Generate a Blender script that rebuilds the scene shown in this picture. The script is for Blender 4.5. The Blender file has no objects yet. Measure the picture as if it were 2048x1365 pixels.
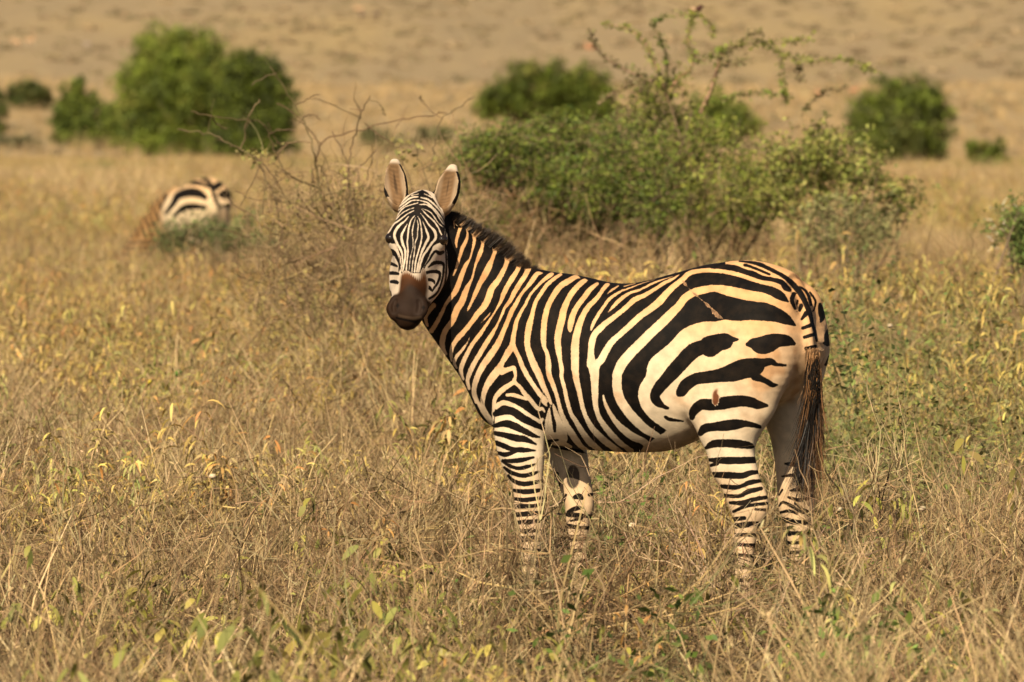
import bpy, math
import numpy as np
from mathutils import Vector, Matrix

# ------------------------------------------------------------------ camera, sky, sun, exposure
scene = bpy.context.scene
COL = scene.collection
R = math.radians
FPX, HCAM, YH, D0 = 15900.0, 1.8, 270.0, 30.0      # focal length in photo pixels, eye height, horizon row, zebra distance
PITCH = math.atan((682.5 - YH) / FPX)
cd = bpy.data.cameras.new('camera')
cd.sensor_width = 36.0
cd.lens = FPX * 36.0 / 2048.0
cd.clip_start, cd.clip_end = 1.0, 12000.0
cd.dof.use_dof = True
cd.dof.focus_distance = 29.85
cd.dof.aperture_fstop = cd.lens / 34.0
cam = bpy.data.objects.new('camera', cd)
COL.objects.link(cam)
cam.location = (0, 0, HCAM)
cam.rotation_euler = (math.pi / 2 - PITCH, 0, 0)
scene.camera = cam

SUN_AZ, SUN_EL = R(21), R(38)                       # behind the camera, a little to its left
SUN_DIR = Vector((-math.sin(SUN_AZ) * math.cos(SUN_EL), -math.cos(SUN_AZ) * math.cos(SUN_EL), math.sin(SUN_EL)))
world = bpy.data.worlds.new('World')
scene.world = world
world.use_nodes = True
wn = world.node_tree
sky = wn.nodes.new('ShaderNodeTexSky')
sky.sky_type = 'NISHITA'
sky.sun_disc = False
sky.sun_elevation = SUN_EL
sky.sun_rotation = math.atan2(SUN_DIR.x, SUN_DIR.y)
sky.dust_density = 3.0
bg = wn.nodes['Background']
bg.inputs['Strength'].default_value = 0.05
wn.links.new(sky.outputs['Color'], bg.inputs['Color'])
sd = bpy.data.lights.new('sun', 'SUN')
sd.energy = 5.0
sd.angle = R(0.5)
sd.color = (1.0, 0.855, 0.62)
sun = bpy.data.objects.new('sun', sd)
COL.objects.link(sun)
sun.rotation_euler = SUN_DIR.to_track_quat('Z', 'Y').to_euler()
sun.location = (0, 0, 30)
scene.view_settings.view_transform = 'Standard'
scene.view_settings.look = 'None'
scene.view_settings.gamma = 1.0
scene.view_settings.use_curve_mapping = False
scene.view_settings.exposure = 0.6
scene.cycles.max_bounces = 4
scene.cycles.diffuse_bounces = 1
scene.cycles.transmission_bounces = 1
scene.cycles.transparent_max_bounces = 4

# ------------------------------------------------------------------ pixel <-> world, so that traced outlines get a real place
_cp, _sp = math.cos(PITCH), math.sin(PITCH)
def ray(px, py):
    x = (np.asarray(px, float) - 1024.0) / FPX
    y = -(np.asarray(py, float) - 682.5) / FPX
    return np.stack([x, _cp + y * _sp, -_sp + y * _cp], -1)
def at(px, py, dist):                               # world point on a pixel's ray at world Y = dist
    r = ray(px, py)
    t = dist / r[..., 1]
    p = r * t[..., None]
    p[..., 2] += HCAM
    return p
def to_px(P):
    P = np.asarray(P, float)
    x, y, z = P[..., 0], P[..., 1], P[..., 2] - HCAM
    dep = y * _cp - z * _sp
    up = y * _sp + z * _cp
    return np.stack([1024.0 + FPX * x / dep, 682.5 - FPX * up / dep], -1)
def smooth_step(x, a, b):
    t = np.clip((x - a) / (b - a), 0, 1)
    return t * t * (3 - 2 * t)
def ground_z(x, y):                                 # flat meadow, then the long rise of the far plain
    x = np.asarray(x, float); y = np.asarray(y, float)
    d = np.maximum(y - 560.0, 0.0)
    z = 0.036 * d * d / (d + 160.0)
    z = z + smooth_step(y, 560, 900) * (1.6 * np.sin(x * 0.011 + y * 0.004) + 0.8 * np.sin(x * 0.027 - y * 0.009 + 1.0))
    z = z + 0.36 * smooth_step(x, -2.4, 0.2) * np.exp(-((y - 51.0) / 9.5) ** 2)      # a low swell behind the zebra
    return z + 0.04 * np.sin(x * 0.9 + 0.3 * y) * np.sin(y * 0.37 + 1.3)

def ground_dist(px, py, lo=12.0, hi=5000.0):        # how far off the pixel's ray meets the ground
    g = np.geomspace(lo, hi, 4000); q = at(px, py, 1.0)
    r = ray(px, py); P = r[None] * (g / r[1])[:, None]
    hit = np.nonzero(P[:, 2] + HCAM < ground_z(P[:, 0], P[:, 1]))[0]
    return float(g[hit[0]]) if len(hit) else hi

# ------------------------------------------------------------------ small helpers
def tag(o, label=None, cat=None, group=None, kind=None):
    if label: o['label'] = label
    if cat: o['category'] = cat
    if group: o['group'] = group
    if kind: o['kind'] = kind
    return o
def empty(name, loc=(0, 0, 0), rz=0.0):
    o = bpy.data.objects.new(name, None)
    COL.objects.link(o)
    o.location = loc
    o.rotation_euler = (0, 0, rz)
    o.empty_display_size = 0.1
    return o
def mesh_obj(name, V, F, mat, parent=None, smooth=False, cols=None, floats=None, mi=None):
    """V (n,3); F an (m,k) array or a list of such arrays; cols/floats are per-vertex attributes"""
    me = bpy.data.meshes.new(name)
    V = np.asarray(V, np.float32)
    Fs = F if isinstance(F, list) else [F]
    Fs = [np.asarray(f, np.int32) for f in Fs if len(f)]
    me.vertices.add(len(V))
    me.vertices.foreach_set('co', V.ravel())
    if Fs:
        loops = np.concatenate([f.ravel() for f in Fs])
        tot = np.concatenate([np.full(len(f), f.shape[1], np.int32) for f in Fs])
        start = np.concatenate([[0], np.cumsum(tot)[:-1]]).astype(np.int32)
        me.loops.add(len(loops))
        me.loops.foreach_set('vertex_index', loops)
        me.polygons.add(len(tot))
        me.polygons.foreach_set('loop_start', start)
        me.polygons.foreach_set('loop_total', tot)
        if smooth:
            me.polygons.foreach_set('use_smooth', np.ones(len(tot), bool))
    me.update()
    me.validate()
    if cols is not None:
        for k, c in cols.items():
            a = me.attributes.new(k, 'FLOAT_COLOR', 'POINT')
            c = np.asarray(c, np.float32)
            if c.shape[1] == 3:
                c = np.concatenate([c, np.ones((len(c), 1), np.float32)], 1)
            a.data.foreach_set('color', c.ravel())
    if floats is not None:
        for k, c in floats.items():
            a = me.attributes.new(k, 'FLOAT', 'POINT')
            a.data.foreach_set('value', np.asarray(c, np.float32))
    for m in (mat if isinstance(mat, (list, tuple)) else [mat]):
        me.materials.append(m)
    o = bpy.data.objects.new(name, me)
    COL.objects.link(o)
    if parent is not None:
        o.parent = parent
    return o
def new_mat(name):
    m = bpy.data.materials.new(name)
    m.use_nodes = True
    return m, m.node_tree, m.node_tree.nodes['Principled BSDF']
def node(nt, typ, **kw):
    n = nt.nodes.new(typ)
    for k, v in kw.items():
        if k.startswith('in_'):
            n.inputs[k[3:].replace('_', ' ')].default_value = v
        else:
            setattr(n, k, v)
    return n
def catmull(P, n=4):                                # smooth interpolation of rows
    P = np.asarray(P, float)
    if len(P) < 3:
        t = np.linspace(0, 1, n + 1)[:, None]
        return P[0] * (1 - t) + P[-1] * t
    Q = np.concatenate([[2 * P[0] - P[1]], P, [2 * P[-1] - P[-2]]])
    out = []
    for i in range(1, len(Q) - 2):
        p0, p1, p2, p3 = Q[i - 1], Q[i], Q[i + 1], Q[i + 2]
        for t in np.arange(n) / n:
            out.append(0.5 * ((2 * p1) + (-p0 + p2) * t + (2 * p0 - 5 * p1 + 4 * p2 - p3) * t * t + (-p0 + 3 * p1 - 3 * p2 + p3) * t ** 3))
    out.append(P[-1])
    return np.array(out)
# ------------------------------------------------------------------ animal bodies: lofted limbs blended into one continuous surface
class Loft:
    """stations: centre (n,3), unit section axes B, C (n,3), half sizes rb, rc"""
    def __init__(s, cen, B, C, rb, rc, n=4, k=0.03, op='add', grp=0):
        M = np.concatenate([cen, B, C, np.asarray(rb)[:, None], np.asarray(rc)[:, None]], 1)
        M = catmull(M, n)
        s.c, s.B, s.C, s.rb, s.rc = M[:, :3], M[:, 3:6], M[:, 6:9], np.maximum(M[:, 9], .004), np.maximum(M[:, 10], .004)
        s.B /= np.linalg.norm(s.B, axis=1)[:, None]
        s.C /= np.linalg.norm(s.C, axis=1)[:, None]
        s.k, s.op, s.grp = k, op, grp
        r = np.maximum(s.rb, s.rc)[:, None]
        s.lo, s.hi = s.c - r - 0.085, s.c + r + 0.085
        s.LO, s.HI = s.lo.min(0), s.hi.max(0)
    def dist(s, P, out, margin=0.085):
        plo, phi = P.min(0), P.max(0)
        if (plo > s.HI).any() or (phi < s.LO).any(): return out
        for i in range(len(s.c) - 1):
            if (plo > np.maximum(s.hi[i], s.hi[i + 1])).any() or (phi < np.minimum(s.lo[i], s.lo[i + 1])).any(): continue
            a, b = s.c[i], s.c[i + 1]
            ab = b - a
            L2 = float(ab @ ab) + 1e-12
            L = math.sqrt(L2)
            rm = max(s.rb[i], s.rb[i + 1], s.rc[i], s.rc[i + 1])
            lo = np.minimum(a, b) - rm - margin
            hi = np.maximum(a, b) + rm + margin
            m = np.nonzero(((P >= lo) & (P <= hi)).all(1))[0]
            if not len(m): continue
            p = P[m]
            tt = (p - a) @ ab / L2
            first, last = i == 0, i == len(s.c) - 2
            sl = (0.35 * rm + 0.02) / L
            ok = (tt > -sl - (9 if first else 0)) & (tt < 1 + sl + (9 if last else 0))
            m, p, tt = m[ok], p[ok], tt[ok]
            if not len(m): continue
            t = np.clip(tt, 0, 1)[:, None]
            q = p - (a + t * ab)
            Bv = s.B[i] * (1 - t) + s.B[i + 1] * t
            Cv = s.C[i] * (1 - t) + s.C[i + 1] * t
            rb = s.rb[i] * (1 - t[:, 0]) + s.rb[i + 1] * t[:, 0]
            rc = s.rc[i] * (1 - t[:, 0]) + s.rc[i + 1] * t[:, 0]
            x = (q * Bv).sum(1); y = (q * Cv).sum(1)
            z2 = np.maximum((q * q).sum(1) - x * x - y * y, 0)
            rz = np.minimum(rb, rc)
            k0 = np.sqrt((x / rb) ** 2 + (y / rc) ** 2 + z2 / rz ** 2) + 1e-9
            k1 = np.sqrt((x / rb ** 2) ** 2 + (y / rc ** 2) ** 2 + z2 / rz ** 4) + 1e-9
            d = k0 * (k0 - 1) / k1
            d = np.where(k0 < 0.3, -rz * 0.7, d)
            out[m] = np.minimum(out[m], d)
        return out
def field(lofts, P, want_grp=False):
    if len(P) > 3000:                               # in compact batches, so that far limbs drop out early
        c = np.floor(P / 0.1).astype(np.int64)
        o = np.argsort((c[:, 0] * 1000 + c[:, 2]) * 1000 + c[:, 1], kind='stable')
        D = np.empty(len(P)); G = np.empty(len(P), np.int8)
        for ch in np.array_split(o, len(P) // 1500):
            r = field(lofts, P[ch], want_grp)
            if want_grp: D[ch], G[ch] = r
            else: D[ch] = r
        return (D, G) if want_grp else D
    D = np.full(len(P), 0.5)
    G = np.zeros(len(P), np.int8)
    GD = np.full(len(P), 9.0)
    for lf in lofts:
        d = lf.dist(P, np.full(len(P), 0.5))
        if lf.op == 'add':
            if want_grp:
                m = d < GD
                G[m] = lf.grp; GD[m] = d[m]
            h = np.clip(0.5 + 0.5 * (D - d) / lf.k, 0, 1)
            D = D * (1 - h) + d * h - lf.k * h * (1 - h)
        else:
            h = np.clip(0.5 - 0.5 * (D + d) / lf.k, 0, 1)
            D = D * (1 - h) - d * h + lf.k * h * (1 - h)
    return (D, G) if want_grp else D
def surface(lofts, lo, hi, h):
    """surface nets over a sparse narrow band; returns V, quads"""
    lo, hi = np.array(lo, float), np.array(hi, float)
    bs = 8
    nb = np.ceil((hi - lo) / (h * bs)).astype(int)
    n = nb * bs + 1
    H = h * bs
    cg = np.stack(np.meshgrid(*[np.arange(k) for k in nb], indexing='ij'), -1).reshape(-1, 3)
    cc = lo + (cg + 0.5) * H
    dc = field(lofts, cc)
    D = np.repeat(np.repeat(np.repeat(np.where(dc < 0, -1, 1).astype(np.float32).reshape(nb), bs, 0), bs, 1), bs, 2)
    D = np.pad(D, ((0, 1), (0, 1), (0, 1)), mode='edge')
    near = np.nonzero(np.abs(dc) < H * 1.35 + 0.01)[0]
    off = np.stack(np.meshgrid(*[np.arange(bs + 1)] * 3, indexing='ij'), -1).reshape(-1, 3)
    for ch in np.array_split(near, max(1, len(near) // 60)):
        idx = (cg[ch][:, None, :] * bs + off[None]).reshape(-1, 3)
        v = field(lofts, lo + idx * h)
        D[idx[:, 0], idx[:, 1], idx[:, 2]] = v
    S = D < 0
    cnt = np.zeros(tuple(n - 1), np.int8)
    for c in range(8):
        i, j, k = c & 1, c >> 1 & 1, c >> 2 & 1
        cnt += S[i:n[0] - 1 + i, j:n[1] - 1 + j, k:n[2] - 1 + k]
    cells = np.argwhere((cnt > 0) & (cnt < 8))
    vid = np.full(tuple(n - 1), -1, np.int32)
    vid[cells[:, 0], cells[:, 1], cells[:, 2]] = np.arange(len(cells))
    acc = np.zeros((len(cells), 3)); num = np.zeros(len(cells))
    corner = lambda o: D[cells[:, 0] + o[0], cells[:, 1] + o[1], cells[:, 2] + o[2]]
    for ax in range(3):
        for a in (0, 1):
            for b in (0, 1):
                o0 = [0, 0, 0]; o0[(ax + 1) % 3] = a; o0[(ax + 2) % 3] = b
                o1 = list(o0); o1[ax] = 1
                d0, d1 = corner(o0), corner(o1)
                m = (d0 < 0) != (d1 < 0)
                t = d0[m] / (d0[m] - d1[m])
                p = np.tile(np.array(o0, float), (m.sum(), 1)); p[:, ax] = t
                acc[m] += p; num[m] += 1
    V = lo + (cells + acc / num[:, None]) * h
    quads = []
    for ax in range(3):
        sl0 = [slice(1, k - 1) for k in n]; sl0[ax] = slice(0, n[ax] - 1)
        sl1 = list(sl0); sl1[ax] = slice(1, n[ax])
        a, b = S[tuple(sl0)], S[tuple(sl1)]
        e = np.argwhere(a != b)
        fl = a[e[:, 0], e[:, 1], e[:, 2]]
        base = e + 1; base[:, ax] -= 1
        u, w = (ax + 1) % 3, (ax + 2) % 3
        def g(du, dw):
            q = base.copy(); q[:, u] -= du; q[:, w] -= dw
            return vid[q[:, 0], q[:, 1], q[:, 2]]
        q = np.stack([g(0, 0), g(1, 0), g(1, 1), g(0, 1)], 1)
        q[~fl] = q[~fl][:, ::-1]
        quads.append(q)
    Q = np.concatenate(quads)
    Q = Q[(Q >= 0).all(1)]
    for _ in range(2):                              # settle the vertices on the surface, along their normals
        n3 = np.cross(V[Q[:, 2]] - V[Q[:, 0]], V[Q[:, 3]] - V[Q[:, 1]])
        N = np.zeros_like(V)
        for a in range(4): np.add.at(N, Q[:, a], n3)
        N /= np.linalg.norm(N, axis=1)[:, None] + 1e-12
        V = V - np.clip(field(lofts, V), -h, h)[:, None] * N * 0.8
        nbs = np.zeros_like(V); c = np.zeros(len(V))
        for a in range(4):
            for b2 in ((a + 1) % 4, (a + 3) % 4):
                np.add.at(nbs, Q[:, a], V[Q[:, b2]]); np.add.at(c, Q[:, a], 1)
        V = V * 0.5 + 0.5 * nbs / np.maximum(c, 1)[:, None]
    return V, Q
def refine(V, Q, sel):
    """split the chosen quads in four"""
    q = Q[sel]
    e = np.sort(np.concatenate([np.stack([q[:, a], q[:, (a + 1) % 4]], 1) for a in range(4)]), 1)
    ue, inv = np.unique(e, axis=0, return_inverse=True)
    inv = inv.reshape(4, -1) + len(V)
    fc = np.arange(len(q)) + len(V) + len(ue)
    V2 = np.concatenate([V, V[ue].mean(1), V[q].mean(1)])
    nq = np.concatenate([np.stack([q[:, a], inv[a], fc, inv[(a + 3) % 4]], 1) for a in range(4)])
    return V2, np.concatenate([Q[~sel], nq])

# ------------------------------------------------------------------ coat patterns: strokes read off the photograph, in crop units
CROPS = {'A': (840, 410, 5.46), 'B': (840, 600, 5.46), 'C': (1030, 530, 5.46), 'D': (1050, 700, 5.46), 'E': (1200, 510, 5.46),
         'F': (1420, 510, 5.46), 'G': (1200, 700, 5.46), 'H': (1340, 700, 5.46), 'I': (960, 820, 5.46), 'J': (1390, 850, 4.55),
         'K': (750, 370, 7.583), 'L': (750, 490, 7.583), 'Z': (200, 300, 4.096), 'P': (0, 0, 1.0)}
def parse_strokes(txt):
    ops = []
    for line in txt.strip().splitlines():
        line = line.split('#')[0].strip()
        if not line: continue
        op, rest = line[0], line[1:].split()
        cr = None; pts = []
        for tk in rest:
            if tk[0].isalpha():
                cr = CROPS[tk[0]]; tk = tk[1:]
                if not tk: continue
            v = [float(q) for q in tk.split(',')]
            x, y = cr[0] + v[0] / cr[2], cr[1] + v[1] / cr[2]
            pts.append([x, y, v[2] / cr[2] if len(v) > 2 else 0.0])
        ops.append((op, np.array(pts)))
    return ops
def stroke_dist(pts, Q):
    c = catmull(pts, 5) if len(pts) > 2 else pts
    c[:, 2] = np.maximum(c[:, 2], 0.4)
    m = ((Q > c[:, :2].min(0) - c[:, 2].max() - 14) & (Q < c[:, :2].max(0) + c[:, 2].max() + 14)).all(1)
    out = np.full(len(Q), 12.0)
    q = Q[m]
    best = np.full(len(q), 12.0)
    for a, b in zip(c[:-1], c[1:]):
        ab = b[:2] - a[:2]
        t = np.clip(((q - a[:2]) @ ab) / (ab @ ab + 1e-9), 0, 1)
        d = np.hypot(q[:, 0] - a[0] - t * ab[0], q[:, 1] - a[1] - t * ab[1]) - 0.5 * (a[2] * (1 - t) + b[2] * t)
        best = np.minimum(best, d)
    out[m] = best
    return out
def poly_dist(pts, Q):
    P = pts[:, :2]
    inside = np.zeros(len(Q), bool); best = np.full(len(Q), 99.0)
    for a, b in zip(P, np.roll(P, -1, 0)):
        ab = b - a
        t = np.clip(((Q - a) @ ab) / (ab @ ab + 1e-9), 0, 1)
        best = np.minimum(best, np.hypot(Q[:, 0] - a[0] - t * ab[0], Q[:, 1] - a[1] - t * ab[1]))
        cr = (a[1] > Q[:, 1]) != (b[1] > Q[:, 1])
        xx = a[0] + (Q[:, 1] - a[1]) / (b[1] - a[1] + 1e-12) * (b[0] - a[0])
        inside ^= cr & (Q[:, 0] < xx)
    return np.where(inside, -best, best)
def pattern(ops, Q):
    """signed distance to black, in photo pixels (negative = black)"""
    d = np.full(len(Q), 12.0)
    for op, pts in ops:
        if op == 'K': d = np.minimum(d, stroke_dist(pts, Q))
        elif op == 'W': d = np.maximum(d, -stroke_dist(pts, Q))
        elif op == 'k': d = np.minimum(d, poly_dist(pts, Q))
        elif op == 'w': d = np.maximum(d, -poly_dist(pts, Q))
    return np.clip(d, -12, 12)
BODY = parse_strokes('''
k P880,380 950,410 1060,500 1100,530 1240,545 1300,540 1400,505 1450,500 1450,655 1410,653 1387,660 1368,671 1356,686 1334,716 1317,737 1303,757 1290,777 1288,796 1295,814 1320,838 1332,862 1302,882 1286,905 1200,912 1130,900 1095,893 1075,868 1085,860 1060,850 995,822 988,860 960,840 930,780 880,700 840,650 850,560 885,480
W A345,90,15 370,160,28 375,255,15
W A435,180,25 440,240,45 415,330,40 395,400,40 400,465,20
W A500,245,15 520,320,30 500,400,45 460,480,50 430,580,40 400,680,35 365,770,22
W A545,280,12 590,350,40 590,420,40 570,500,28 545,590,28 500,660,50 455,770,60 400,920,65 340,1010,55 280,1090,42 B230,160,50 170,270,55 125,340,60
W B150,60,60 100,120,60 60,190,50 80,280,40
W A690,360,75 685,430,40 660,520,55 630,590,45 600,680,30 570,800,28 545,850,40 500,940,70 460,1050,80 400,1150,80 B350,240,70 280,330,65 245,440,70 250,530,60 280,590,45
W A825,450,90 815,520,50 790,590,50 750,680,75 700,780,75 650,870,60 610,960,55 570,1050,40 535,1120,35 520,1160,18
W A960,550,85 945,640,55 900,740,60 840,840,70 780,920,75 750,1010,80 700,1110,75 620,1200,65 B590,210,62 520,300,60 440,390,65 390,450,60 350,520,50 340,600,45 345,665,30
W B770,140,16 720,200,22 660,260,10
W B545,405,10 510,480,25 450,560,40 400,620,45 375,690,40 400,745,30
W A1090,640,72 1060,720,55 1010,800,65 960,880,60 915,970,60 880,1060,40 835,1140,28 B780,190,28 720,280,40 660,370,50 590,460,50 540,540,50 490,640,55 450,740,55 450,820,55 475,870,30
W A1180,700,75 1150,770,60 1090,860,60 1030,960,60 990,1040,50 930,1120,40 B900,150,35 850,260,30 790,370,50 720,480,60 660,580,60 600,680,60 550,780,60 520,880,50 535,970,40
W A1345,745,10 1280,755,55 1230,820,60 1170,900,45 1110,970,40 1060,1060,50 B1000,130,60 950,250,55 900,370,60 850,480,75 780,590,80 700,700,80 640,810,70 600,920,65 590,1020,60 620,1110,60
W C420,100,20 390,110,55 310,170,45 230,250,35 160,340,35 110,440,40 B1110,120,40 1060,220,50 1040,300,55 1020,400,60 1005,500,70 960,580,80 900,680,60 850,770,90 780,860,90 720,960,70 690,1060,60 685,1150,50 720,1230,50 790,1320,40
W B1020,500,60 1045,560,55 1080,630,55 1115,720,60 1165,820,60 1230,920,55 1300,1020,60 1370,1100,60 D200,560,55 235,610,30
W B890,785,80 970,760,60 1025,748,55 1042,830,40 1030,890,50 1090,950,45 1140,1020,55 1210,1100,55 1290,1190,55 D190,640,40 215,680,25
W B1030,900,55 960,940,60 880,1000,65 820,1080,55 803,1180,40 798,1300,34
W B950,1040,40 1020,1040,50 1100,1065,45 1170,1085,40
W B830,1170,60 900,1125,60 980,1140,60 1080,1190,60 1180,1260,60 1300,1330,60 D190,760,40
W C500,105,40 430,150,45 350,220,50 280,320,50 220,420,50 190,540,55 160,640,75 140,760,75 135,880,70 170,1000,80 220,1120,85 260,1200,80 D200,400,65 250,500,50 285,590,35
W B640,1130,50 700,1240,55 780,1350,50
W D500,1060,40 430,1030,60 330,1010,60
W D280,610,20 260,720,60 265,840,110 290,940,140
W D310,600,30 350,760,90 385,880,130 400,980,130 330,1000,100
K D285,640,16 300,720,22 320,810,34 325,890,22
W C710,145,12 660,135,55 580,180,70 500,230,70 430,320,70 370,430,65 330,560,70 315,680,70 310,800,70 320,900,50 350,970,50 365,1080,70 D262,270,65 300,370,60 340,480,50 370,590,50 400,700,55 450,810,65 500,900,80 560,990,80 620,1060,60 700,1120,60
W C790,170,15 750,180,60 690,230,65 620,310,70 570,400,70 530,500,80 510,600,85 480,720,85 465,830,80 475,930,75 490,1030,55 510,1150,55 D400,300,50 430,420,50 460,560,50 500,690,50 560,790,60 620,890,70 700,1000,80 770,1060,70 850,1130,60
W C900,205,40 820,270,60 760,350,65 690,440,65 640,530,70 610,630,75 602,700,55 605,740,15
W C1030,210,20 1000,225,55 960,270,50 890,370,55 800,460,65 740,560,70 700,660,80 670,780,85 655,900,95 655,1020,95 655,1140,92 D545,180,87 560,320,75 590,450,60 620,590,55 660,720,55 730,850,70 820,950,80 890,1010,80 970,1070,75 1040,1120,70
W C1130,230,22 1060,275,32 1005,320,12
W E390,312,12 260,345,18
W E600,270,8 480,305,14 370,345,20 250,390,25
W E800,235,8 700,265,20 570,315,30 440,380,30 320,420,40 220,490,50 150,560,40 90,625,15
W E250,385,25 160,440,40 95,490,42 40,570,42 C960,470,42 900,560,45 850,650,45 830,712,25
W E870,212,12 800,260,35 700,310,45 600,375,45 480,445,55 380,490,65 300,560,60 180,660,60 60,750,70 C935,690,75 870,760,75 840,850,80 830,960,75 835,1080,110 D745,180,120 758,270,105 760,360,90 765,480,80 770,600,65 800,720,60 860,820,70 940,920,75 1030,1010,70 1090,1055,60 1160,1110,70
W E1365,180,60 1230,170,55 1100,175,55 980,200,60 900,270,65 800,350,70 720,430,80 650,510,90 550,590,80 440,670,75 330,770,75 220,870,70 130,950,75 60,1060,85 10,1150,90 D790,150,90 760,230,90
W E1365,385,110 1250,365,85 1130,385,90 1030,410,90 930,470,90 860,560,90 780,640,105 680,740,110 560,850,110 450,960,115 340,1070,115 240,1190,120 190,1300,110 D1005,300,110 1005,400,110 1020,490,110 1060,580,110 1130,680,110 1220,780,110 1320,870,100 G590,920,85 670,965,50
W D855,500,25 870,570,40 910,660,50 970,760,60 1060,860,80 1180,950,90 1290,1000,80 1340,1060,90 1300,1110,80
W E1365,790,170 1260,790,130 1150,780,110 1020,820,120 920,880,130 850,960,130 780,1030,130 680,1110,130 600,1200,150 G560,310,140 490,420,130 480,520,130 520,620,130 600,700,150 680,760,150 780,830,150 850,860,150
# rump and hind leg
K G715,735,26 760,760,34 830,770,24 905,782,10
K D150,1010,20 250,1000,26 360,985,14
K E1300,570,250 F0,570,255 150,575,255 300,600,235 450,610,200 600,625,190 720,655,150 830,705,105 930,770,15
K E1300,265,110 F0,265,120 150,270,120 300,300,110 450,340,95 580,370,80 680,400,90 770,450,90 850,510,15
K E1250,130,42 F0,120,40 150,130,55 280,150,60 380,185,50 480,215,60 560,250,45 680,270,40 780,300,50 830,360,60 870,385,35
K F380,112,25 450,132,22 540,168,22 650,215,18
K F320,70,10 420,80,20 540,105,35 650,155,35 760,210,35 850,270,45 940,360,55 1000,440,55 1050,540,50 1090,640,45 1120,760,30 1150,850,25
K F1150,850,25 1165,940,20
K F980,350,15 1040,390,20 1080,460,30 1100,545,25
K F1090,410,12 1150,500,18 1140,590,12 1120,620,8
K F1200,540,25 1215,620,65 1225,690,50 1205,735,10
K F1310,800,40 1290,890,80 1290,960,70 1245,965,20
K F1310,1120,40 1290,1180,50 1260,1200,20
K F915,430,40 895,500,40 930,590,18
K F955,500,18 950,540,12
K F995,555,40 980,605,28
K F1050,640,50 1000,705,18
K F1110,765,38 1010,802,28
K F1135,870,32 1030,900,28
K F1150,1000,30 1050,1025,34
K E1365,945,170 1290,960,180 1150,1000,150 1020,1050,160 G900,130,155 800,240,150 720,330,130 650,410,120 600,500,100 625,565,90 680,610,50 740,640,25
K E1290,960,180 F0,1000,225 100,960,170 200,930,90 300,925,20
K F410,980,40 480,970,110 560,990,180 640,970,190 740,935,140 840,940,110 920,970,30
K H100,480,60 130,450,110 180,380,125 280,320,120 400,300,125 540,280,140 680,250,190 800,210,210 920,190,190 1000,150,100 1100,130,70 1160,160,35 1260,170,18
K H930,290,90 1000,320,60 1060,350,52 1120,385,46 1170,385,16
K H240,740,50 260,670,90 340,600,110 450,600,120 600,580,130 760,560,115 870,570,110 960,600,88 1060,610,25
K H330,915,50 380,860,90 480,840,85 600,830,110 720,815,105 840,810,60 960,835,40 990,850,15
K H395,1070,30 470,1030,75 600,1020,82 750,1030,85 860,1045,70 910,1060,20
K J130,320,25 250,325,58 400,325,60 540,320,55
K J140,372,20 200,352,35
K J170,455,45 300,460,55 420,465,50 500,440,45 575,430,28
K J245,560,30 340,570,40 420,560,30 500,525,40 600,510,25
K J270,645,28 400,650,30 480,610,40 600,580,32
K J320,710,22 440,710,40 530,680,35 650,660,28
K J350,790,22 470,740,25 650,715,24
K J360,860,36 450,850,30
K J550,770,18 660,775,20
K J360,930,26 500,920,20
# far hind leg
K J820,355,12 880,360,35 980,380,40
K J790,470,8 880,460,25 990,455,30
K J765,640,10 795,590,14
K J870,600,12 930,590,30 1080,585,40
K J850,660,18 960,685,30 1090,640,30
K J765,740,10 800,705,18 880,740,25 960,790,20 1050,830,14
K J910,715,15 1000,780,22 1080,790,14
K J770,800,16 860,785,24 930,810,14
K J840,860,18 940,880,24 1050,880,20
K J850,940,26 890,925,12
K J855,1000,22 900,990,12
# near foreleg
w I160,50 280,10 360,20 450,80 560,140 640,185 700,200 712,400 712,1500 150,1500 150,300
K I170,45,55 280,10,80 360,20,80 450,80,80 560,140,70 690,205,35
K I160,175,36 280,150,70 380,180,75 480,230,60 580,280,40 650,300,12
K I160,255,40 280,280,55 400,310,70 500,325,55 615,378,12
K I175,360,45 260,395,50 350,430,45 480,440,50 605,445,10
K I195,470,30 280,490,45 370,460,35 420,440,30
K I245,550,18 330,560,40 450,550,45 585,520,16
K I240,560,18 320,610,30 420,640,35 520,620,35 605,595,12
K I265,630,22 350,690,40 470,720,40 570,700,35 640,675,12
K I310,720,22 370,780,35 470,810,45 570,800,40 675,775,22
K I370,880,30 470,895,45 570,890,45 685,875,28
K I370,970,25 470,985,40 580,975,40 690,960,24
K I370,1060,50 470,1055,45 580,1050,35 695,1030,24
K I370,1150,40 480,1140,50 580,1130,45 695,1120,22
K I400,1230,32 520,1225,45 650,1215,32
K I410,1310,40 500,1330,40 580,1300,20
K I420,1400,30 600,1390,24
# far foreleg
K I1025,960,30 1080,945,60 1115,970,30
K I865,830,16 875,770,12
K I940,930,20 915,1000,16
K I955,1115,18 1040,1080,45 1125,1070,12
K I990,1215,12 1110,1185,30
K I1195,930,28 1250,918,28
K I840,700,40 845,740,20
''')  # flank fold and elbow strokes mix real dark marks with painted shade
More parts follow.
